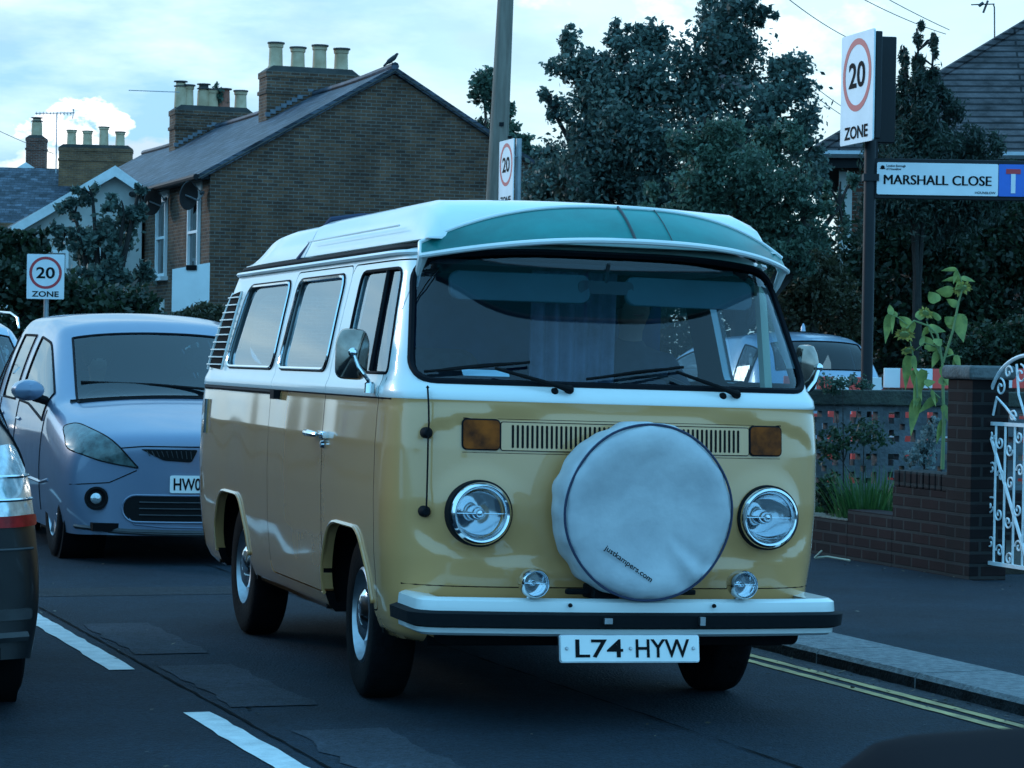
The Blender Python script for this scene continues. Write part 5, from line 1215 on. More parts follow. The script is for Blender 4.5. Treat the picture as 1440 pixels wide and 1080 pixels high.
b = MB(); b.box((.12, -.03, pr.z/2-.1), (.22, .1, pr.z-.35)); b.build('rendered_pier', M_render, hr, smooth=0)
py_ = P(1398, 34, 47); 
e = empty('tv_aerial', py_, 0, 'small television aerial on the ridge of the tiled house at top right', 'aerial'); b = MB(); b.tube([(.02, 0, -.5), (.0, 0, .30), (-.02, 0, .36)], .014, 5); b.tube([(-.42, 0, .34), (.0, 0, .36)], .012, 5); b.tube([(-.2, 0, .2), (-.12, 0, .42)], .02, 4); b.tube([(-.28, 0, .32), (-.2, 0, .38)], .03, 4); b.build('aerial_rods', M_darkplastic, e)
# ------------------------------------------------------------------ vegetation
def leaf_cloud(name, blobs, size, m, parent, seed=1, aspect=.55, shell=.55, clump=10, spread=.14, droop=0.0):
    r_ = np.random.default_rng(seed); V_ = []; 
    for (c, rad, n_) in blobs:
        nc = max(1, n_//clump); d = r_.normal(size=(nc, 3)); d /= np.linalg.norm(d, axis=1)[:, None]
        rr = (shell+(1-shell)*r_.random(nc)**.7)*(1+.10*r_.normal(size=nc)); ctr = np.array(c)+d*rr[:, None]*np.array(rad)
        k = np.repeat(ctr, clump, axis=0)+r_.normal(size=(nc*clump, 3))*spread*np.mean(rad); V_.append(k)
    ctr = np.concatenate(V_); N_ = len(ctr)
    a = r_.normal(size=(N_, 3)); a[:, 2] -= droop; a /= np.linalg.norm(a, axis=1)[:, None]; b_ = r_.normal(size=(N_, 3)); b_ = np.cross(a, b_); b_ /= np.linalg.norm(b_, axis=1)[:, None]
    s = size*(.6+.8*r_.random(N_))[:, None]; vs = np.empty((N_, 4, 3))
    vs[:, 0] = ctr-a*s; vs[:, 1] = ctr-b_*s*aspect; vs[:, 2] = ctr+a*s; vs[:, 3] = ctr+b_*s*aspect
    me = bpy.data.meshes.new(name); me.vertices.add(N_*4); me.vertices.foreach_set('co', vs.reshape(-1)); me.loops.add(N_*4); me.loops.foreach_set('vertex_index', np.arange(N_*4, dtype=np.int32))
    me.polygons.add(N_); me.polygons.foreach_set('loop_start', np.arange(N_, dtype=np.int32)*4); me.polygons.foreach_set('loop_total', np.full(N_, 4, dtype=np.int32)); me.update(calc_edges=True)
    me.materials.append(m); o = bpy.data.objects.new(name, me); C.objects.link(o); o.parent = parent; return o
M_bark = mat('bark', (.018, .016, .014), .95, var=.4, vscale=8, bump=.6, bscale=18)
L_dark = leafmat('leaf_dark_plum_green', (.034, .062, .058), (.13, .195, .16), (.17, .12, .12), 1.0)
L_mid = leafmat('leaf_mid_green', (.035, .070, .052), (.11, .185, .125), None, 1.2)
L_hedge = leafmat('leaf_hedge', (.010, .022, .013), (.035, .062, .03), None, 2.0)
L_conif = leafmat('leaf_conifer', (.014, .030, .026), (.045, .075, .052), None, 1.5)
L_olive = leafmat('leaf_olive', (.03, .035, .018), (.085, .085, .045), None, 1.5)
def tree(name, label, px, pbase, D, blobs_px, size, m, n, seed=1, cat='tree', group=None, limbs=6, shell=.5, spread=.14, clump=10, trunk_r=.16, droop=0, aspect=.55, zbase=0.0, depth_k=.8, sub=0, subr=.26):
    """blobs_px: (px, py, rx, ry, weight) ellipses of the crown as seen, placed round depth D"""
    p0 = P(px, pbase, D); p0.z = zbase; root = empty(name, p0, 0, label, cat, group); r_ = random.Random(seed); bl = []; tot = sum(b_[4] for b_ in blobs_px); k = D/FPX
    for (bx_, by_, rx, ry, w_) in blobs_px:
        c = P(bx_, by_, D+r_.uniform(-.5, .5)*min(rx, ry)*k*1.2)-p0; bl.append((tuple(c), (rx*k, max(rx, ry)*k*depth_k, ry*k), int(n*w_/tot)))
    big = bl
    if sub:                                   # break each mass into separate twig clumps so that the sky shows between them
        small = []
        for (c, rad, m_n) in bl:
            ns = max(3, int(sub*(rad[0]*rad[2])**.5))
            for q in range(ns):
                d = Vector((r_.gauss(0, 1), r_.gauss(0, 1), r_.gauss(0, 1))).normalized()*(r_.random()**.45); f = subr*r_.uniform(.6, 1.25)*(min(rad[0], rad[2])/max(rad[0], rad[2]))**.3
                small.append(((c[0]+d.x*rad[0], c[1]+d.y*rad[1], c[2]+d.z*rad[2]), (rad[0]*f, rad[1]*f, rad[2]*f), max(10, m_n//ns)))
        bl = small
    leaf_cloud('crown', bl, size, m, root, seed, aspect, shell, clump, spread, droop)
    twigs = bl; bl = big; b = MB(); top = Vector(bl[0][0])
    b.tube([(0, 0, -.1), (top.x*.2, top.y*.2, top.z*.35), (top.x*.6, top.y*.6, top.z*.7), tuple(top)], [trunk_r, trunk_r*.8, trunk_r*.55, trunk_r*.2], 10)
    for (c, rad, _) in bl[1:limbs+1]:
        c = Vector(c); s_ = Vector((top.x*.3, top.y*.3, min(top.z*.5, c.z*.6))); m_ = s_.lerp(c, .5)+Vector((0, 0, -.15*(c-s_).length*.3)); b.tube([s_, m_, c, c+Vector((r_.uniform(-1, 1)*rad[0]*.5, 0, rad[2]*.7))], [trunk_r*.5, trunk_r*.35, trunk_r*.18, .012], 7)
    if sub:
        for (c, rad, _) in twigs[::2]:
            c = Vector(c); a_ = min((Vector(q[0]) for q in big), key=lambda v: (v-c).length); b.tube([a_, a_.lerp(c, .6)+Vector((0, 0, .05)), c+(c-a_)*.25], [trunk_r*.12, .018, .006], 4, cap=False)
    b.build('trunk', M_bark, root); return root
tree('broadleaf_tree', 'tall loose crowned tree with dark leaves rising behind the camper van roof', 930, 520, 40,
     [(930, 190, 110, 100, 8), (1000, 90, 80, 70, 4.5), (1020, 30, 50, 45, 2), (860, 120, 75, 60, 4), (820, 200, 60, 70, 3), (1080, 170, 60, 85, 4), (900, 70, 45, 38, 1.5), (800, 90, 26, 50, .9), (775, 150, 20, 26, .5), (850, 270, 90, 60, 4), (780, 262, 44, 42, 1.6), (1110, 110, 35, 42, 1), (960, 270, 120, 60, 4), (1125, 240, 42, 60, 1.5), (795, 50, 12, 20, .15), (1070, 22, 22, 24, .4), (868, 40, 16, 22, .25), (1130, 180, 20, 30, .3)], .046, L_dark, 64000, 3, limbs=14, shell=.1, spread=.42, clump=6, sub=30, subr=.32)
tree('leafy_shrub', 'lighter green bushy tree in front of the tall dark tree', 1040, 520, 33,
     [(1040, 270, 95, 85, 5), (1000, 200, 55, 50, 2), (1090, 210, 50, 45, 1.5), (960, 300, 60, 50, 2), (1130, 320, 45, 60, 1.5), (1050, 350, 90, 60, 3), (1180, 290, 30, 50, .8)], .032, L_mid, 44000, 4, limbs=6, shell=.2, spread=.22, sub=34, subr=.32)
tree('small_tree', 'small light tree behind the wooden pole beside the gable', 705, 520, 62,
     [(690, 150, 30, 45, 2), (715, 200, 35, 50, 2), (680, 125, 18, 22, .5), (740, 230, 26, 42, 1), (705, 260, 40, 40, 1.5)], .065, L_mid, 9000, 5, limbs=4, shell=.1, spread=.3, sub=22, subr=.34)
tree('conifer', 'dark conifer with feathery tips behind the street name sign', 1290, 520, 36,
     [(1290, 190, 36, 80, 3), (1291, 72, 7, 46, .5), (1273, 92, 6, 40, .35), (1311, 92, 7, 44, .4), (1284, 130, 18, 40, .9), (1305, 140, 14, 36, .6), (1262, 150, 9, 36, .4), (1326, 150, 7, 30, .25), (1328, 215, 44, 62, 3), (1368, 235, 30, 50, 1.2), (1270, 250, 52, 90, 3), (1340, 270, 70, 80, 4), (1385, 250, 32, 70, 1.5), (1225, 290, 30, 60, 1), (1255, 128, 8, 30, .2), (1330, 135, 10, 24, .3)], .042, L_conif, 62000, 6, limbs=5, shell=.1, spread=.34, aspect=.3, droop=.8, sub=36, subr=.42, trunk_r=.09)
tree('garden_hedge', 'tall dark overgrown hedge behind the parked blue grey car', 1270, 540, 38.5,
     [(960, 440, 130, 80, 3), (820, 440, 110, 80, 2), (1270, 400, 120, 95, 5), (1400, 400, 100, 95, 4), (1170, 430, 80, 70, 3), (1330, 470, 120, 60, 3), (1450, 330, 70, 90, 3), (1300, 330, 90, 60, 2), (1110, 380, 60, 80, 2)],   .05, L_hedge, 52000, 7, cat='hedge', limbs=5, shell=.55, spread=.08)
tree('olive_bush', 'olive brown bush beside the camper van roof, left of the sign post', 1140, 530, 34.5,
     [(1140, 400, 55, 48, 3), (1185, 440, 40, 40, 1.5), (1110, 440, 40, 40, 1), (1150, 375, 30, 20, .7)], .032, L_olive, 14000, 8, cat='bush', limbs=3, shell=.5, spread=.09)
tree('clipped_hedge', 'low rounded hedge behind the brick gate pier', 1400, 540, 27,
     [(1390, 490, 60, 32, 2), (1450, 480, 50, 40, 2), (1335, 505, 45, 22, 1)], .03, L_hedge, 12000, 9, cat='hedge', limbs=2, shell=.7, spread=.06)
tree('street_tree', 'small dark street tree in front of the terraced houses', 150, 470, 48,
     [(145, 330, 44, 50, 3), (120, 380, 60, 45, 3), (160, 400, 40, 46, 2), (175, 300, 34, 26, 1.2), (105, 300, 26, 22, .8), (200, 385, 22, 20, 1.0), (130, 275, 30, 20, .7), (195, 270, 16, 14, .35), (92, 330, 24, 30, .8)], .060, L_dark, 9000, 10, limbs=7, shell=.1, spread=.3, sub=22, subr=.3)
tree('front_garden_hedge', 'ragged dark hedge behind the silver cars at the left', 60, 520, 44,
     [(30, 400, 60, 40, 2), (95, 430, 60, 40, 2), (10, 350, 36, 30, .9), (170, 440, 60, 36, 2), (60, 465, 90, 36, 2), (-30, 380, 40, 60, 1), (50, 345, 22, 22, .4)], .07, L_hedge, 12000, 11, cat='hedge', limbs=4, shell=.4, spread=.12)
tree('clipped_bush', 'small light topped bush in front of the plain white board', 290, 480, 42,
     [(290, 447, 36, 20, 2), (262, 452, 22, 14, .7), (315, 455, 30, 22, 1)], .035, L_olive, 5200, 12, cat='bush', limbs=2, shell=.6, spread=.08)
tree('chimney_ivy', 'sprig of greenery growing among the pots of the second chimney stack', 306, 150, 72.0,
     [(307, 133, 8, 17, 1), (318, 146, 6, 9, .5)], .06, L_mid, 420, 13, cat='plant', limbs=1, shell=.2, trunk_r=.02, zbase=8.2)

# ------------------------------------------------------------------ street furniture
def zone_face(par, w, h, gap=0.0, mini=False):       # sign face in the local XZ plane looking to -Y
    b = MB(); b.prism(rrect(-w/2, w/2, -h/2, h/2, .03*w), lambda u, v, q: (u, q, v), 0, .012); pl = b.build('sign_plate', M_signwhite, par, smooth=0)
    r = w*.435; cz = h/2-w*.50; b = MB(); b.lathe([(r, -.0), (r, .002), (r*.83, .002), (r*.83, 0)], 56, Matrix.Translation((0, 0, cz)) @ Matrix.Rotation(R(90), 4, 'X'), closed=True); b.build('red_ring', M_signred, pl, smooth=0)
    text('20', M_ink, pl, w=w*.50, h=w*.31, loc=(0, -.003, cz), bold=.02)
    text('ZONE', M_ink, pl, w=w*.72, h=w*.155, loc=(0, -.003, -h/2+w*.135), bold=.025)
    b = MB(); b.box((0, .018, h*.25), (w*.9, .02, .03)); b.box((0, .018, -h*.25), (w*.9, .02, .03)); b.build('sign_rail', M_galv, pl); return pl
# right-hand post with the zone box and the street name plate
pp = P(1219, 520, 18.9); S1 = empty('sign_post', (pp.x, pp.y, 0), 0, 'black post at right carrying the 20 zone box and the street name plate', 'sign post')
k = 18.9/FPX
def zof(px, py, D): return P(px, py, D).z
b = MB(); top = zof(1218, 195, 18.9); b.tube([(0, 0, 0), (0, 0, 1.0), (-.004, 0, top)], [.047, .043, .043], 16); b.build('post', M_pole, S1)
c = P(1205, 124, 18.75)-S1.location; e = empty('zone_sign', c, R(-47.5), parent=S1); zone_face(e, .60, .79)
e.rotation_euler = (0, 0, R(-75))
b = MB(); b.box((.0, .05, 0), (.56, .05, .76)); b.build('light_box', M_pole, e, bevel=.008)
c2 = P(1241, 127, 19.0)-S1.location; b = MB(); b.box((0, 0, 0), (.175, .10, .77)); o = b.build('rear_sign_box', M_pole, S1, loc=c2, rot=(0, 0, R(6)), bevel=.008)
b = MB(); b.box((.02, .02, zof(1225, 210, 18.9)), (.06, .05, .12)); b.box((.0, 0, zof(1220, 250, 18.9)), (.11, .11, .05)); b.build('post_clamp', M_pole, S1)
nw, nh = 170*k, 45*k; c = P(1318.5, 252, 18.85)-S1.location
e = empty('street_name_plate', c, R(0), parent=S1)
b = MB(); b.box((.16, .03, 0), (nw+.44, .025, nh+.06)); b.build('backing_board', M_pole, e, bevel=.006)
b = MB(); b.prism(rrect(-nw/2, nw/2, -nh/2, nh/2, .012), lambda u, v, q: (u, q, v), 0, .012); b.build('plate', M_signwhite, e, smooth=0)
for q_ in range(3): text('MARSHALL CLOSE', M_ink, e, w=nw*.885, h=nh*.30, loc=(-.0025+.0025*q_, -.003-.0006*q_, -.008), bold=.0)
text('London Borough\nof Hounslow', M_ink, e, w=nw*.16, h=nh*.17, loc=(-nw*.345, -.003, nh*.345), bold=.02)
text('HOUNSLOW', M_ink, e, w=nw*.17, h=nh*.075, loc=(nw*.395, -.003, -nh*.40), bold=.02)
b = MB(); b.lathe([(.015, 0), (.015, .002), (0, .002)], 12, Matrix.Translation((-nw*.455, 0, nh*.34)) @ Matrix.Rotation(R(90), 4, 'X')); b.box((-nw*.455, -.001, nh*.30), (.04, .002, .006)); b.build('council_emblem', M_ink, e, smooth=0)
b = MB(); b.prism(rrect(nw/2+.004, nw/2+.225, -nh/2, nh/2, .006), lambda u, v, q: (u, q, v), .0, .012); b.build('blue_panel', M_signblue, e, smooth=0)
b = MB(); b.box((nw/2+.108, -.002, nh*.28), (.105, .004, .035)); b.build('red_bar', M_signred, e, smooth=0)
b = MB(); b.box((nw/2+.108, -.002, -nh*.10), (.032, .004, nh*.60)); b.build('white_stem', M_signwhite, e, smooth=0)
# wooden pole with the second 20 sign and its own grey post
pp = P(699, 290, 33.5); WP = empty('wooden_pole', (pp.x-.02, pp.y, 0), 0, 'tall weathered wooden pole rising behind the camper van roof', 'pole')
tp = P(716, -60, 33.5); b = MB(); b.tube([(0, 0, 0), (0, 0, 3.2), (tp.x-pp.x, 0, tp.z)], [.155, .135, .098], 18); b.build('pole_shaft', M_wood, WP)
b = MB()
for z_ in (3.6, 4.2): b.tube([(.10, -.02, z_), (.20, -.06, z_)], .012, 5)
b.box((.06, -.12, 4.35), (.06, .03, .05)); b.build('step_bolt', M_gutter, WP)
ps = P(728, 290, 33.1); S2 = empty('sign_post', (ps.x, ps.y, 0), 0, 'grey post with a 20 zone sign beside the wooden pole', 'sign post')
b = MB(); b.tube([(0, 0, 0), (0, 0, P(728, 195, 33.1).z)], .038, 12); b.build('post', M_galv, S2)
c = P(711.5, 244, 32.95)-S2.location; e = empty('zone_sign', c, R(-73), parent=S2); zone_face(e, .62, .84); b = MB(); b.tube([(.05, .03, .2), (.20, .10, .2)], .012); b.build('sign_clip', M_galv, e)
# 20 zone sign at the left
ps = P(64, 450, 41); S3 = empty('sign_post', (ps.x, ps.y, 0), 0, 'square on 20 zone sign at the left, above the silver cars', 'sign post')
b = MB(); b.tube([(0, .04, 0), (0, .04, P(64, 400, 41).z)], .038, 12); b.build('post', M_galv, S3)
e = empty('zone_sign', P(64, 389, 40.95)-S3.location, R(4), parent=S3); zone_face(e, .58, .70)
# plain white board on a post by the gable
ps = P(267, 450, 47); WB = empty('white_board', (ps.x, ps.y, 0), R(-16), 'plain white board on a post in front of the blank gable wall', 'board')
b = MB(); z1 = P(267, 374, 47).z; z0 = P(267, 452, 47).z; w_ = 56*47/FPX/2
b.prism([(-w_, z0), (w_, z0), (w_, z1+.06), (-w_, z1-.06)], lambda u, v, q: (u, q, v), 0, .03); b.build('board', mat('board_white', (.78, .80, .80), .5, var=.04), WB, smooth=0)
b = MB(); b.box((.02, -.012, z1-.03), (.20, .03, .09)); b.build('board_clip', M_ink, WB)
b = MB(); b.box((0, .06, z1/2), (.09, .07, z1)); b.build('board_post', M_trim, WB)
# overhead wires
def wire(label, a, b_, sag, r_=.012):
    r_ *= .6; m_ = MB(); m_.tube([a.lerp(b_, k/14)+Vector((0, 0, -4*sag*(k/14)*(1-k/14))) for k in range(15)], r_, 5); o = m_.build('overhead_wire', M_gutter); tag(o, label, 'wire')
wire('upper of two thin wires sloping down to the right above the conifer', P(1150, -60, 40), P(1335, 42, 46), .05)
wire('lower of two thin wires sloping down to the right above the conifer', P(1150, -38, 40), P(1330, 48, 46), .08)
wire('thin wire crossing the sky right of the tall tree', P(1080, -25, 36), P(1190, 52, 44), .05)
wire('pair of wires meeting the low house roof, upper one', P(1125, 105, 46), P(1200, 160, 52), .03)
wire('pair of wires meeting the low house roof, lower one', P(1125, 118, 46), P(1200, 172, 52), .03)
wire('wire running behind the chimneys at the far left', P(-40, 165, 95), P(75, 216, 104), .06, .02)
# bird on the ridge
pb = P(550, 91.5, 56.2); BI = empty('bird', pb, R(0), 'dark bird perched on the apex of the brick gable', 'bird')
me = bpy.data.meshes.new('bird_body'); J = [((-.17, 0, -.03), .018), ((-.10, 0, .03), .03), ((-.02, 0, .10), .058), ((.05, 0, .15), .062), ((.10, 0, .20), .04), ((.125, 0, .245), .034), ((.16, 0, .243), .012)]
me.from_pydata([p for p, r_ in J], [(i, i+1) for i in range(6)], []); o = bpy.data.objects.new('bird_body', me); C.objects.link(o)
bm = bmesh.new(); bm.from_mesh(me); ly = bm.verts.layers.skin.verify()
for v in bm.verts: v[ly].radius = (J[v.index][1],)*2
bm.verts.ensure_lookup_table(); bm.verts[2][ly].use_root = True; bm.to_mesh(me); bm.free(); o.modifiers.new('s', 'SKIN'); o.modifiers.new('u', 'SUBSURF').levels = 2; bake(o); o.data.materials.append(mat('feather', (.02, .022, .028), .7)); o.parent = BI; shade(o.data, 60)
b = MB()
for y_ in (-.02, .02): b.tube([(.02, y_, .10), (.025, y_, .0)], .007, 5)
b.build('legs', M_ink, BI)

# ------------------------------------------------------------------ front garden: walls, gate, plants
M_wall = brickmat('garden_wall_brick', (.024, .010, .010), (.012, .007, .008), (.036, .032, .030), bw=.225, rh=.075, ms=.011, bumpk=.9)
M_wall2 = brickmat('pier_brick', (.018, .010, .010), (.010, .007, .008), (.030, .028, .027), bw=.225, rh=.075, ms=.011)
TW = 5.75; sA, sB, sC, sD, sE = s_at(1120, TW), s_at(1195, TW), s_at(1258, TW), s_at(1336, TW), s_at(1382, TW)
base = RW(sD, TW); W0 = empty('garden_wall', base, R(TH_ROAD), 'low stepped dark brick garden wall beside the pavement', 'wall')
b = MB()
def along(s0, s1, h, th=.215, t0=0): b.box((t0+th/2, (s0+s1)/2-sD, h/2-.05), (th, s1-s0, h+.1))
hA, hB, hC = .315, .39, .675
along(sB, sA+3.5, hA); along(sC, sB-.002, hB); along(sD+.002, sC-.002, hC-.10)
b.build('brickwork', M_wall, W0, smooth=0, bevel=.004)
b = MB(); n_ = int((sC-sD)/.078)
for i in range(n_): b.box((.11+rng.uniform(-.003, .003), .04+i*(sC-sD-.01)/n_, hC-.047), (.225, .066, .105))
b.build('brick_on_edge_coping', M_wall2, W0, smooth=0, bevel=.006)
b = MB(); b.box((.11, (sA+sB)/2-sD, hA+.004), (.22, abs(sA-sB), .008)); b.build('mortar_top', mat('old_mortar', (.16, .15, .12), .95, var=.3, vscale=20, bump=.6), W0, smooth=0)
hP = zof(1368, 522, 15.9); PI_ = empty('gate_pier', RW(sD-.002, TW-.02), R(TH_ROAD), 'dark brick pier between the garden wall and the white gate', 'pier')
b = MB(); b.box((.13, -.15, hP/2-.05), (.25, .30, hP)); b.build('pier_brickwork', M_wall2, PI_, smooth=0, bevel=.004)
b = MB(); b.prism(rrect(-.20, .20, 0, .085, .03), lambda u, v, q: (.13+u*.8, -.15+q, hP-.05+v), -.18, .18); b.build('pier_cap', mat('weathered_concrete', (.10, .11, .11), .9, var=.3, vscale=9, bump=.5), PI_, bevel=.015)
sg = s_at(1386, TW+.12); GP_ = empty('gate_post', RW(sg+.06, TW+.12), R(TH_ROAD), 'dark square timber gate post beside the white iron gate', 'post')
b = MB(); b.box((0, 0, .53), (.085, .085, 1.10)); b.build('post_shaft', mat('dark_timber', (.03, .026, .024), .85, var=.3, vscale=4, stretch=(8, 8, 1)), GP_, bevel=.005)
# screen wall of pierced blocks
s0 = s_at(1128, TW+.25); SW = empty('pierced_block_wall', RW(s0, TW+.26), R(TH_ROAD-3), 'pierced concrete block screen wall with a dark coping behind the flower bed', 'wall')
PAT = ["1111111", "1001001", "1011101", "1110111", "1011101", "1001001", "1111111"]; bs = .30; q_ = bs/7
M_block = mat('screen_block_concrete', (.085, .095, .105), .9, var=.35, vscale=7, bump=.5)
b = MB(); base_h = .46
for c_ in range(11):
    for r_ in range(2):
        for j in range(7):
            run = None
            for i in range(8):
                on = i < 7 and PAT[j][i] == '1'
                if on and run is None: run = i
                if not on and run is not None:
                    b.box((c_*bs+(run+i)/2*q_, rng.uniform(-.001, .001), base_h+r_*bs+(j+.5)*q_), ((i-run)*q_, .09, q_)); run = None
b.build('screen_blocks', M_block, SW, smooth=0)
b = MB(); b.box((1.65, .0, base_h/2-.02), (3.3, .10, base_h+.03)); b.build('block_base', M_wall2, SW, smooth=0)
b = MB(); b.box((1.65, 0, base_h+2*bs+.055), (3.34, .17, .11)); b.build('coping', mat('dark_mossy_coping', (.02, .025, .022), .9, color2=(.05, .06, .045), vscale=8, bump=.6), SW, bevel=.01)
for i, (x_) in enumerate((.62, .0)): pass
M_rw_r = mat('barrier_red', (.88, .08, .06), .4, var=.1); M_rw_w = mat('barrier_white', (.75, .77, .78), .4, var=.05)
for i, (px0, D_, rz, lb) in enumerate(((1190, 19.9, 5, 'red and white road barrier just behind the screen wall, under the dark sign post'), (1330, 20.1, 3, 'red and white road barrier behind the sunflower and the gate pier'), (1465, 20.2, 1, 'red and white road barrier behind the white gate'))):
    p = P(px0, 560, D_); BE = empty('road_barrier', (p.x, p.y, 0), R(rz), lb, 'barrier', 'red and white barriers behind the screen wall')
    zt = zof(px0, 519 if i else 530, D_)
    b = MB()
    for k_ in range(6): b.box((-.42+k_*.125+.0, 0, zt-.075), (.124, .03, .15), mi=(k_+i) % 2)
    b.build('striped_board', [M_rw_r, M_rw_w], BE, smooth=0, bevel=.003)
    b = MB()
    for z_ in (.95, .72, .50): b.box((-.11, 0, z_), (.76, .04, .05))
    for x_ in (-.47, -.29, -.11, .07, .25): b.box((x_, .002, .6), (.05, .04, 1.1))
    for x_ in (-.40, .18): b.box((x_, 0, .03), (.08, .5, .06))
    b.build('barrier_frame', M_rw_r, BE, smooth=0)
    b = MB()
    for x_ in (-.38, -.02): b.box((x_, -.024, .84), (.13, .01, .08))
    b.build('reflective_strip', M_rw_w, BE, smooth=0)
# garden bed
gm = MB(); gp = [RW(sD+.1, TW+.2), RW(sA+3.5, TW+.2), RW(sA+3.5, TW+9), RW(sD+.1, TW+9)]; gm.add([(p.x, p.y, .10) for p in gp]+[(p.x, p.y, -.02) for p in gp], [(0, 1, 2, 3), (4, 5, 1, 0), (5, 6, 2, 1), (6, 7, 3, 2), (7, 4, 0, 3)])
tag(gm.build('flower_bed', M_soil, smooth=0), kind='structure')
road_obj('driveway', [(-14, 5.744), (sD+.09, 5.744), (sD+.09, 30), (-14, 30)], -.1, .058, M_pave)
# ornamental grass clump: bent blades
L_grass = leafmat('grass_blade', (.02, .07, .018), (.07, .17, .045), None, 3.0)
def grass(name, label, c, rad, h, n, m, seed, w=.010):
    root = empty(name, c, 0, label, 'plant'); r_ = random.Random(seed); b = MB()
    for i in range(n):
        a = r_.uniform(0, 6.283); q = rad*math.sqrt(r_.random()); bx_, by_ = q*math.cos(a), q*math.sin(a); L_ = h*r_.uniform(.55, 1.05); lean = r_.uniform(.05, .5); d = a+r_.uniform(-.6, .6)
        pts = []; wd = w*r_.uniform(.6, 1.3); px_, py_ = -math.sin(d)*wd, math.cos(d)*wd
        for k_ in range(5):
            t = k_/4; r2 = lean*L_*t*t; z = L_*(t-.25*lean*t*t); f = (1-t)**.6; x, y = bx_+math.cos(d)*r2, by_+math.sin(d)*r2; pts += [(x-px_*f, y-py_*f, z), (x+px_*f, y+py_*f, z)]
        b.add(pts, [(2*k_, 2*k_+1, 2*k_+3, 2*k_+2) for k_ in range(4)])
    o = b.build('blades', m, root, smooth=0); return root
for i, (px_, py_, D_, rad, h_, n_, lb) in enumerate(((1222, 700, 17.6, .20, .60, 420, 'tall clump of green grass blades growing behind the low garden wall'), (1180, 715, 18.2, .16, .42, 260, 'shorter green clump right beside the corner of the camper van'), (1240, 700, 18.0, .15, .36, 180, 'small tuft of grass between the tall clump and the coping of the wall'))):
    p = P(px_, py_, D_); p.z = .10; grass('grass_clump', lb, p, rad, h_, n_, L_grass, 20+i)
for i, (px_, py_, D_, blobs, m_, n_, s_, lb) in enumerate((
    (1300, 650, 17.2, [(1300, 625, 22, 20, 1), (1292, 645, 26, 14, 1), (1312, 600, 14, 18, .5)], leafmat('silver_leaf', (.10, .15, .15), (.28, .36, .36), None, 4), 900, .016, 'small silver leaved plant on the raised end of the garden wall'),
    (1190, 530, 18.35, [(1185, 537, 34, 8, 1), (1170, 545, 18, 10, .6), (1215, 543, 16, 6, .4)], L_mid, 900, .014, 'creeper trailing over the coping of the pierced wall'),
    (1165, 700, 17.9, [(1162, 690, 18, 26, 1), (1180, 705, 26, 14, .8)], L_hedge, 800, .02, 'low leafy weeds behind the low wall beside the camper van'),
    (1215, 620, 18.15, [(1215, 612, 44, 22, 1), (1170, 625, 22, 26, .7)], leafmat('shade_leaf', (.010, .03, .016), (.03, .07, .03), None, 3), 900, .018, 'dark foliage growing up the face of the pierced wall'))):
    tree('garden_plant', lb, px_, py_, D_, blobs, s_, m_, n_, 30+i, 'plant', None, 2, shell=.2, trunk_r=.008, zbase=.1 if i else .6)
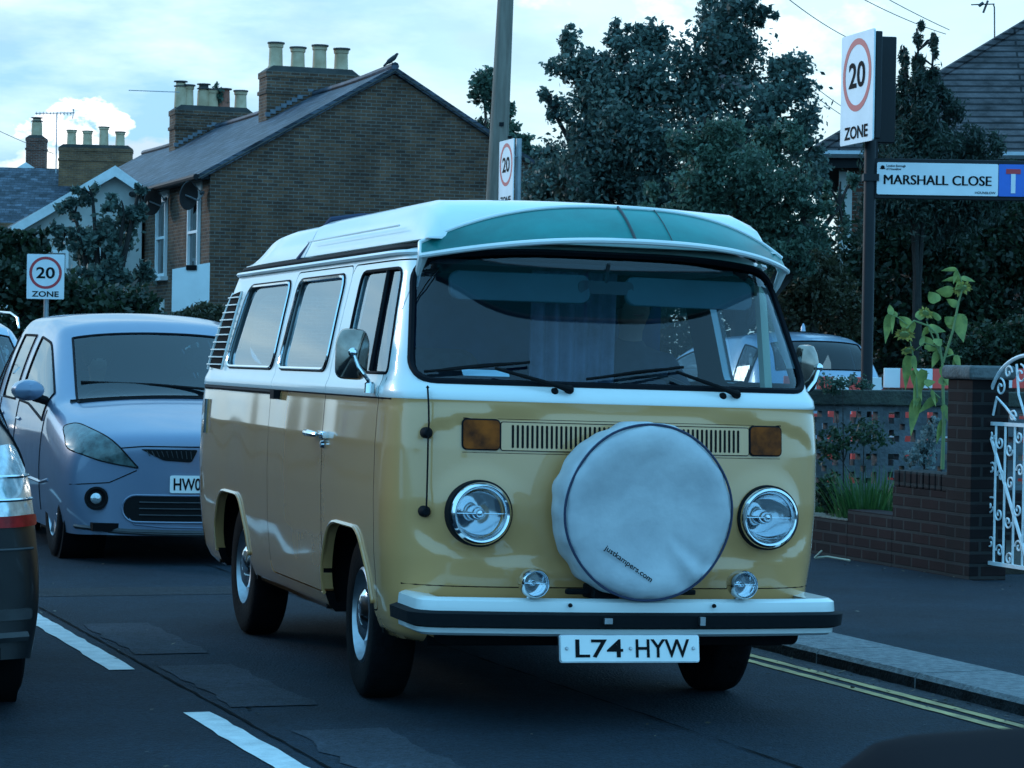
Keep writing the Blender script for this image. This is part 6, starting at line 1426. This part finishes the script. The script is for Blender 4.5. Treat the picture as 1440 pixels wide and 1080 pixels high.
# sunflowers
L_sun = mat('sunflower_leaf', (.13, .19, .05), .6, color2=(.32, .36, .09), vscale=14); L_stem = mat('sunflower_stem', (.15, .21, .08), .7, var=.2); L_fl = mat('sunflower_petal', (.55, .50, .14), .6, var=.25, vscale=20); L_fl2 = mat('bright_petal', (.75, .42, .02), .6); L_sep = mat('sunflower_sepal', (.30, .38, .14), .7, var=.2)
DS = 16.9; kk = DS/FPX
def sunflower(name, label, basepx, stem_px, heads, leaves, seed):
    p0 = P(*basepx, DS); p0.z = .55; root = empty(name, p0, 0, label, 'flower'); Q = lambda x, y, d=0: P(x, y, DS+d)-p0; r_ = random.Random(seed)
    b = MB()
    for st in stem_px: b.tube([Q(x, y) for x, y in st[0]], [.68*st[1]*kk*(1-.5*i/len(st[0])) for i in range(len(st[0]))], 7)
    b.build('stem', L_stem, root)
    for (x, y, r2, ang, kind) in heads:
        c = Q(x, y); n_ = Vector((math.cos(R(ang)), -.75 if kind != 'bright' else -1.5, -math.sin(R(ang)))).normalized(); M = Matrix.Translation(c) @ n_.to_track_quat('Z', 'Y').to_matrix().to_4x4(); rr = r2*kk
        e = empty('flower_head', parent=root); b = MB()
        b.lathe([(0, -rr*.35), (rr*.35, -rr*.25), (rr*.55, 0), (rr*.45, rr*.12), (0, rr*.15)], 18, M); b.build('disc', L_sep if kind != 'bright' else mat('seed_disc', (.04, .02, .01), .9), e)
        b = MB()
        for k_ in range(22 if kind != 'bright' else 13):
            a = k_*2.399; L_ = rr*r_.uniform(.9, 1.25); w_ = rr*.20; dz = r_.uniform(-.25, .35)*rr
            d = Vector((math.cos(a), math.sin(a), 0)); s_ = Vector((-math.sin(a), math.cos(a), 0))
            b.add([M @ (d*rr*.4), M @ (d*(rr*.4+L_*.4)+s_*w_+Vector((0, 0, dz*.4))), M @ (d*(rr*.35+L_*.75)+Vector((0, 0, dz))), M @ (d*(rr*.4+L_*.4)-s_*w_+Vector((0, 0, dz*.4)))], [(0, 1, 2, 3)])
        b.build('petals', L_fl2 if kind == 'bright' else L_fl, e, smooth=0)
    leaves = list(leaves)
    for st in stem_px:
        for _ in range(3): i_ = r_.randrange(len(st[0])-1); t_ = r_.random(); x_ = st[0][i_][0]*(1-t_)+st[0][i_+1][0]*t_; y_ = st[0][i_][1]*(1-t_)+st[0][i_+1][1]*t_; leaves.append((x_, y_, r_.uniform(10, 24), r_.uniform(6, 15), r_.choice((-1, 1))*r_.uniform(40, 160)-20, r_.uniform(-.05, .05)))
    for (x, y, L_, wd, ang, dd) in leaves:
        a = R(ang); ux, uy = math.cos(a), math.sin(a); b = MB(); rows = []; c0 = Q(x, y, dd); n_ = 8
        for i in range(n_+1):
            t = i/n_; wv = wd*math.sin(math.pi*min(1, t*.93+.07)**.62)*kk*.5; cx_ = c0+Vector((ux*L_*t*kk, .12*L_*kk*math.sin(t*2.5), uy*L_*t*kk-.25*L_*kk*t*t))
            s_ = Vector((-uy, .35, ux)).normalized(); rows.append((cx_+s_*wv+Vector((0, .15*wv, 0)), cx_, cx_-s_*wv+Vector((0, .3*wv, 0))))
        vs = [v for r3 in rows for v in r3]; b.add(vs, [(3*i+j, 3*i+j+1, 3*i+j+4, 3*i+j+3) for i in range(n_) for j in (0, 1)]); b.build('leaf', L_sun, root, smooth=60)
sunflower('sunflower', 'tall branching sunflower with pale drooping heads and big leaves beside the gate pier', (1326, 648),
    [([(1325, 660), (1327, 600), (1326, 540), (1325, 505)], 4.5), ([(1326, 510), (1340, 465), (1348, 425), (1353, 408)], 3), ([(1325, 508), (1318, 470), (1305, 458), (1285, 451), (1275, 462)], 3), ([(1325, 505), (1310, 470), (1303, 452)], 2), ([(1326, 503), (1340, 499), (1352, 502)], 1.6), ([(1318, 488), (1300, 482), (1288, 492)], 1.5), ([(1275, 456), (1262, 446), (1252, 442)], 1.4), ([(1353, 400), (1350, 388), (1345, 378)], 1.5), ([(1290, 560), (1288, 520), (1280, 480)], 2.2), ([(1322, 560), (1306, 545), (1300, 540)], 1.4)],
    [(1353, 405, 13, 80, 'pale'), (1302, 440, 10, 120, 'pale'), (1272, 470, 13, 95, 'pale'), (1276, 492, 9, 80, 'pale'), (1332, 529, 7, 0, 'bright')],
    [(1348, 443, 32, 26, -75, 0), (1340, 455, 18, 16, 130, .02), (1318, 425, 24, 18, 120, 0), (1340, 412, 26, 18, 160, .05), (1252, 442, 34, 15, -100, 0), (1290, 448, 26, 14, 50, .02), (1305, 462, 26, 14, 5, .03), (1350, 392, 26, 8, 175, 0), (1352, 391, 20, 8, 0, 0), (1345, 379, 22, 7, 172, 0), (1322, 450, 24, 9, 130, .02), (1278, 500, 40, 16, -95, .03), (1300, 520, 46, 18, -108, -.02), (1285, 520, 38, 16, -70, 0), (1318, 560, 30, 14, -150, .02), (1326, 570, 26, 12, -60, -.02), (1300, 488, 22, 8, 0, .02), (1290, 560, 44, 18, -100, .02), (1328, 590, 30, 12, -110, 0), (1322, 540, 24, 10, 60, 0)], 5)
# white wrought iron gate
M_iron = mat('white_iron_paint', (.66, .69, .70), .5, color2=(.76, .78, .78), vscale=30, bump=.2)
g0 = RW(s_at(1389, TW+.12), TW+.12); GT = empty('iron_gate', g0, R(TH_ROAD-90), 'white wrought iron gate with an arched top and scrolls at the right edge', 'gate')
gb = zof(1389, 803, 15.3); gs = zof(1389, 598, 15.3); ga = zof(1440, 498, 14.9); GW = .98
b = MB()
def bar(p, q, r_=.009): b.tube([(p[0], 0, p[1]), (q[0], 0, q[1])], r_, 6)
for x in (0.006, GW): b.box((x, 0, (gb+gs)/2), (.022, .022, gs-gb))
b.box((GW/2, 0, gb+.01), (GW-.03, .018, .022)); b.box((GW/2, 0, gs), (GW, .018, .022)); 
arc = [(GW/2-GW/2*math.cos(math.pi*k_/30), gs+(ga-gs)*math.sin(math.pi*k_/30)**.8) for k_ in range(31)]
b.tube([(x, 0, z) for x, z in arc], .012, 6); b.build('gate_frame', M_iron, GT)
b = MB()
for k_ in range(1, 9): bar((GW*k_/9, gb+.02), (GW*k_/9, gs), .008)
bar((.01, gs-.25*0-.02), (GW*.52, gb+.03), .011); bar((GW-.01, gs-.02), (GW*.52, gb+.03), .011); bar((.01, (gb+gs)/2-.02), (GW/9, (gb+gs)/2-.02), .007); b.build('gate_bars', M_iron, GT)
def scroll(b, cx_, cz_, r0_, turns, dirn, start, r_=.006):
    pts = []
    for k_ in range(26):
        t = k_/25; a = start+dirn*t*turns*2*math.pi; q = r0_*(1-.78*t); pts.append((cx_+q*math.cos(a), 0, cz_+q*math.sin(a)))
    b = MB(); b.tube(pts, r_, 5); b.build('gate_scroll', M_iron, GT)
b = MB()
for k_ in range(9):
    xm = GW*(k_+.5)/9
    for j, z_ in enumerate((gs-.07, gs-.27, gs-.50, gs-.72)):
        if z_ > gb+.05: scroll(b, xm+(.012 if j % 2 else -.008), z_-(k_ % 3)*.04, .042, 1.15, 1 if (j+k_) % 2 else -1, math.pi*(k_ % 2))
for sx, x0 in ((1, 0), (-1, GW)):
    f = lambda x: x0+sx*x
    b = MB(); b.tube([(f(.07), 0, gs+.05+0), (f(.11), 0, gs+.16), (f(.22), 0, gs+.10), (f(.33), 0, gs+.03)], .008, 5); b.build('gate_stay', M_iron, GT)
    scroll(b, f(.15), gs+.22, .055, 1.2, -sx, math.pi/2); scroll(b, f(.30), gs+.05, .04, 1.1, sx, 0); scroll(b, f(.38), gs+.30, .06, 1.2, -sx, math.pi/2); scroll(b, f(.24), gs+.31, .045, 1.1, sx, 0)
    b = MB(); b.tube([(f(.33), 0, gs+.36), (f(.36), 0, gs+.18), (f(.46), 0, gs+.02)], .008, 5); b.build('gate_stay', M_iron, GT)
b = MB(); b.box((-.035, 0, gs-.30), (.07, .03, .035)); b.box((-.07, 0, gs-.30), (.03, .04, .06)); b.build('gate_latch', M_iron, GT)
# litter stick on the pavement by the van
p = RW(s_at(1150, TW-.25), TW-.25, .075); b = MB(); b.tube([(0, 0, 0), (.08, .02, .01), (.26, -.10, .0)], .007, 5); b.tube([(0, 0, 0), (.05, -.01, .05)], .006, 5); o = b.build('fallen_stick', mat('bleached_stick', (.42, .38, .28), .9), loc=p, rot=(0, 0, R(-20))); tag(o, 'pale broken stick lying at the foot of the low garden wall', 'stick')

# wind-blown leaves and grit along the kerb and the wall
b = MB()
for i in range(900):
    near = rng.random() < .55; s_ = rng.uniform(-3.5, 12); t_ = (3.03-abs(rng.normal(0, .10))) if near else (5.72-abs(rng.normal(0, .22)) if rng.random() < .5 else rng.uniform(-.5, 5.6)); z_ = .007 if t_ < 3.05 else .068
    c = RW(s_, t_, z_); a = rng.uniform(0, 6.28); q = rng.uniform(.004, .016); u = Vector((math.cos(a), math.sin(a), rng.uniform(-.1, .4)))*q; w = Vector((-math.sin(a), math.cos(a), rng.uniform(0, .4)))*q*.6
    b.add([c-u, c-w, c+u, c+w], [(0, 1, 2, 3)])
tag(b.build('leaf_litter', leafmat('litter', (.03, .025, .02), (.16, .14, .09), None, 9), smooth=0), 'scattered dry leaves and grit in the gutter and along the pavement', 'litter', kind='stuff')

# terrace on the far pavement: it shows only as the reflection in the van's flank
opp = empty('opposite_terrace', RW(14, -9.5), R(TH_ROAD), 'brick terrace across the road, seen only mirrored in the flank of the camper van', 'house')
b = MB(); b.box((-4, 22, 2.4), (7, 60, 4.8)); b.build('wall', M_stock2, opp, smooth=0)
b = MB(); roof_slab(b, Vector((0, -8.5, 4.7)), Vector((0, 52.5, 4.7)), Vector((-4, -8.5, 7)), Vector((-4, 52.5, 7))); roof_slab(b, Vector((-8, -8.5, 4.7)), Vector((-8, 52.5, 4.7)), Vector((-4, -8.5, 7)), Vector((-4, 52.5, 7))); b.build('roof', M_slate, opp, smooth=0)
for k_ in range(9): sash(opp, (-.5, -4+k_*6.2, 3.6), 1.5, 1.5, 'x', 1); sash(opp, (-.5, -4+k_*6.2, 1.3), 2.0, 1.5, 'x', 1); b = MB(); b.box((-.46, -1.3+k_*6.2, 1.05), (.1, .95, 2.1)); b.build('door', M_signblue if k_ % 2 else M_redbrick, opp)
b = MB(); b.box((3.0, 22, .45), (.22, 60, .9)); b.build('front_wall', M_wall, opp, smooth=0)
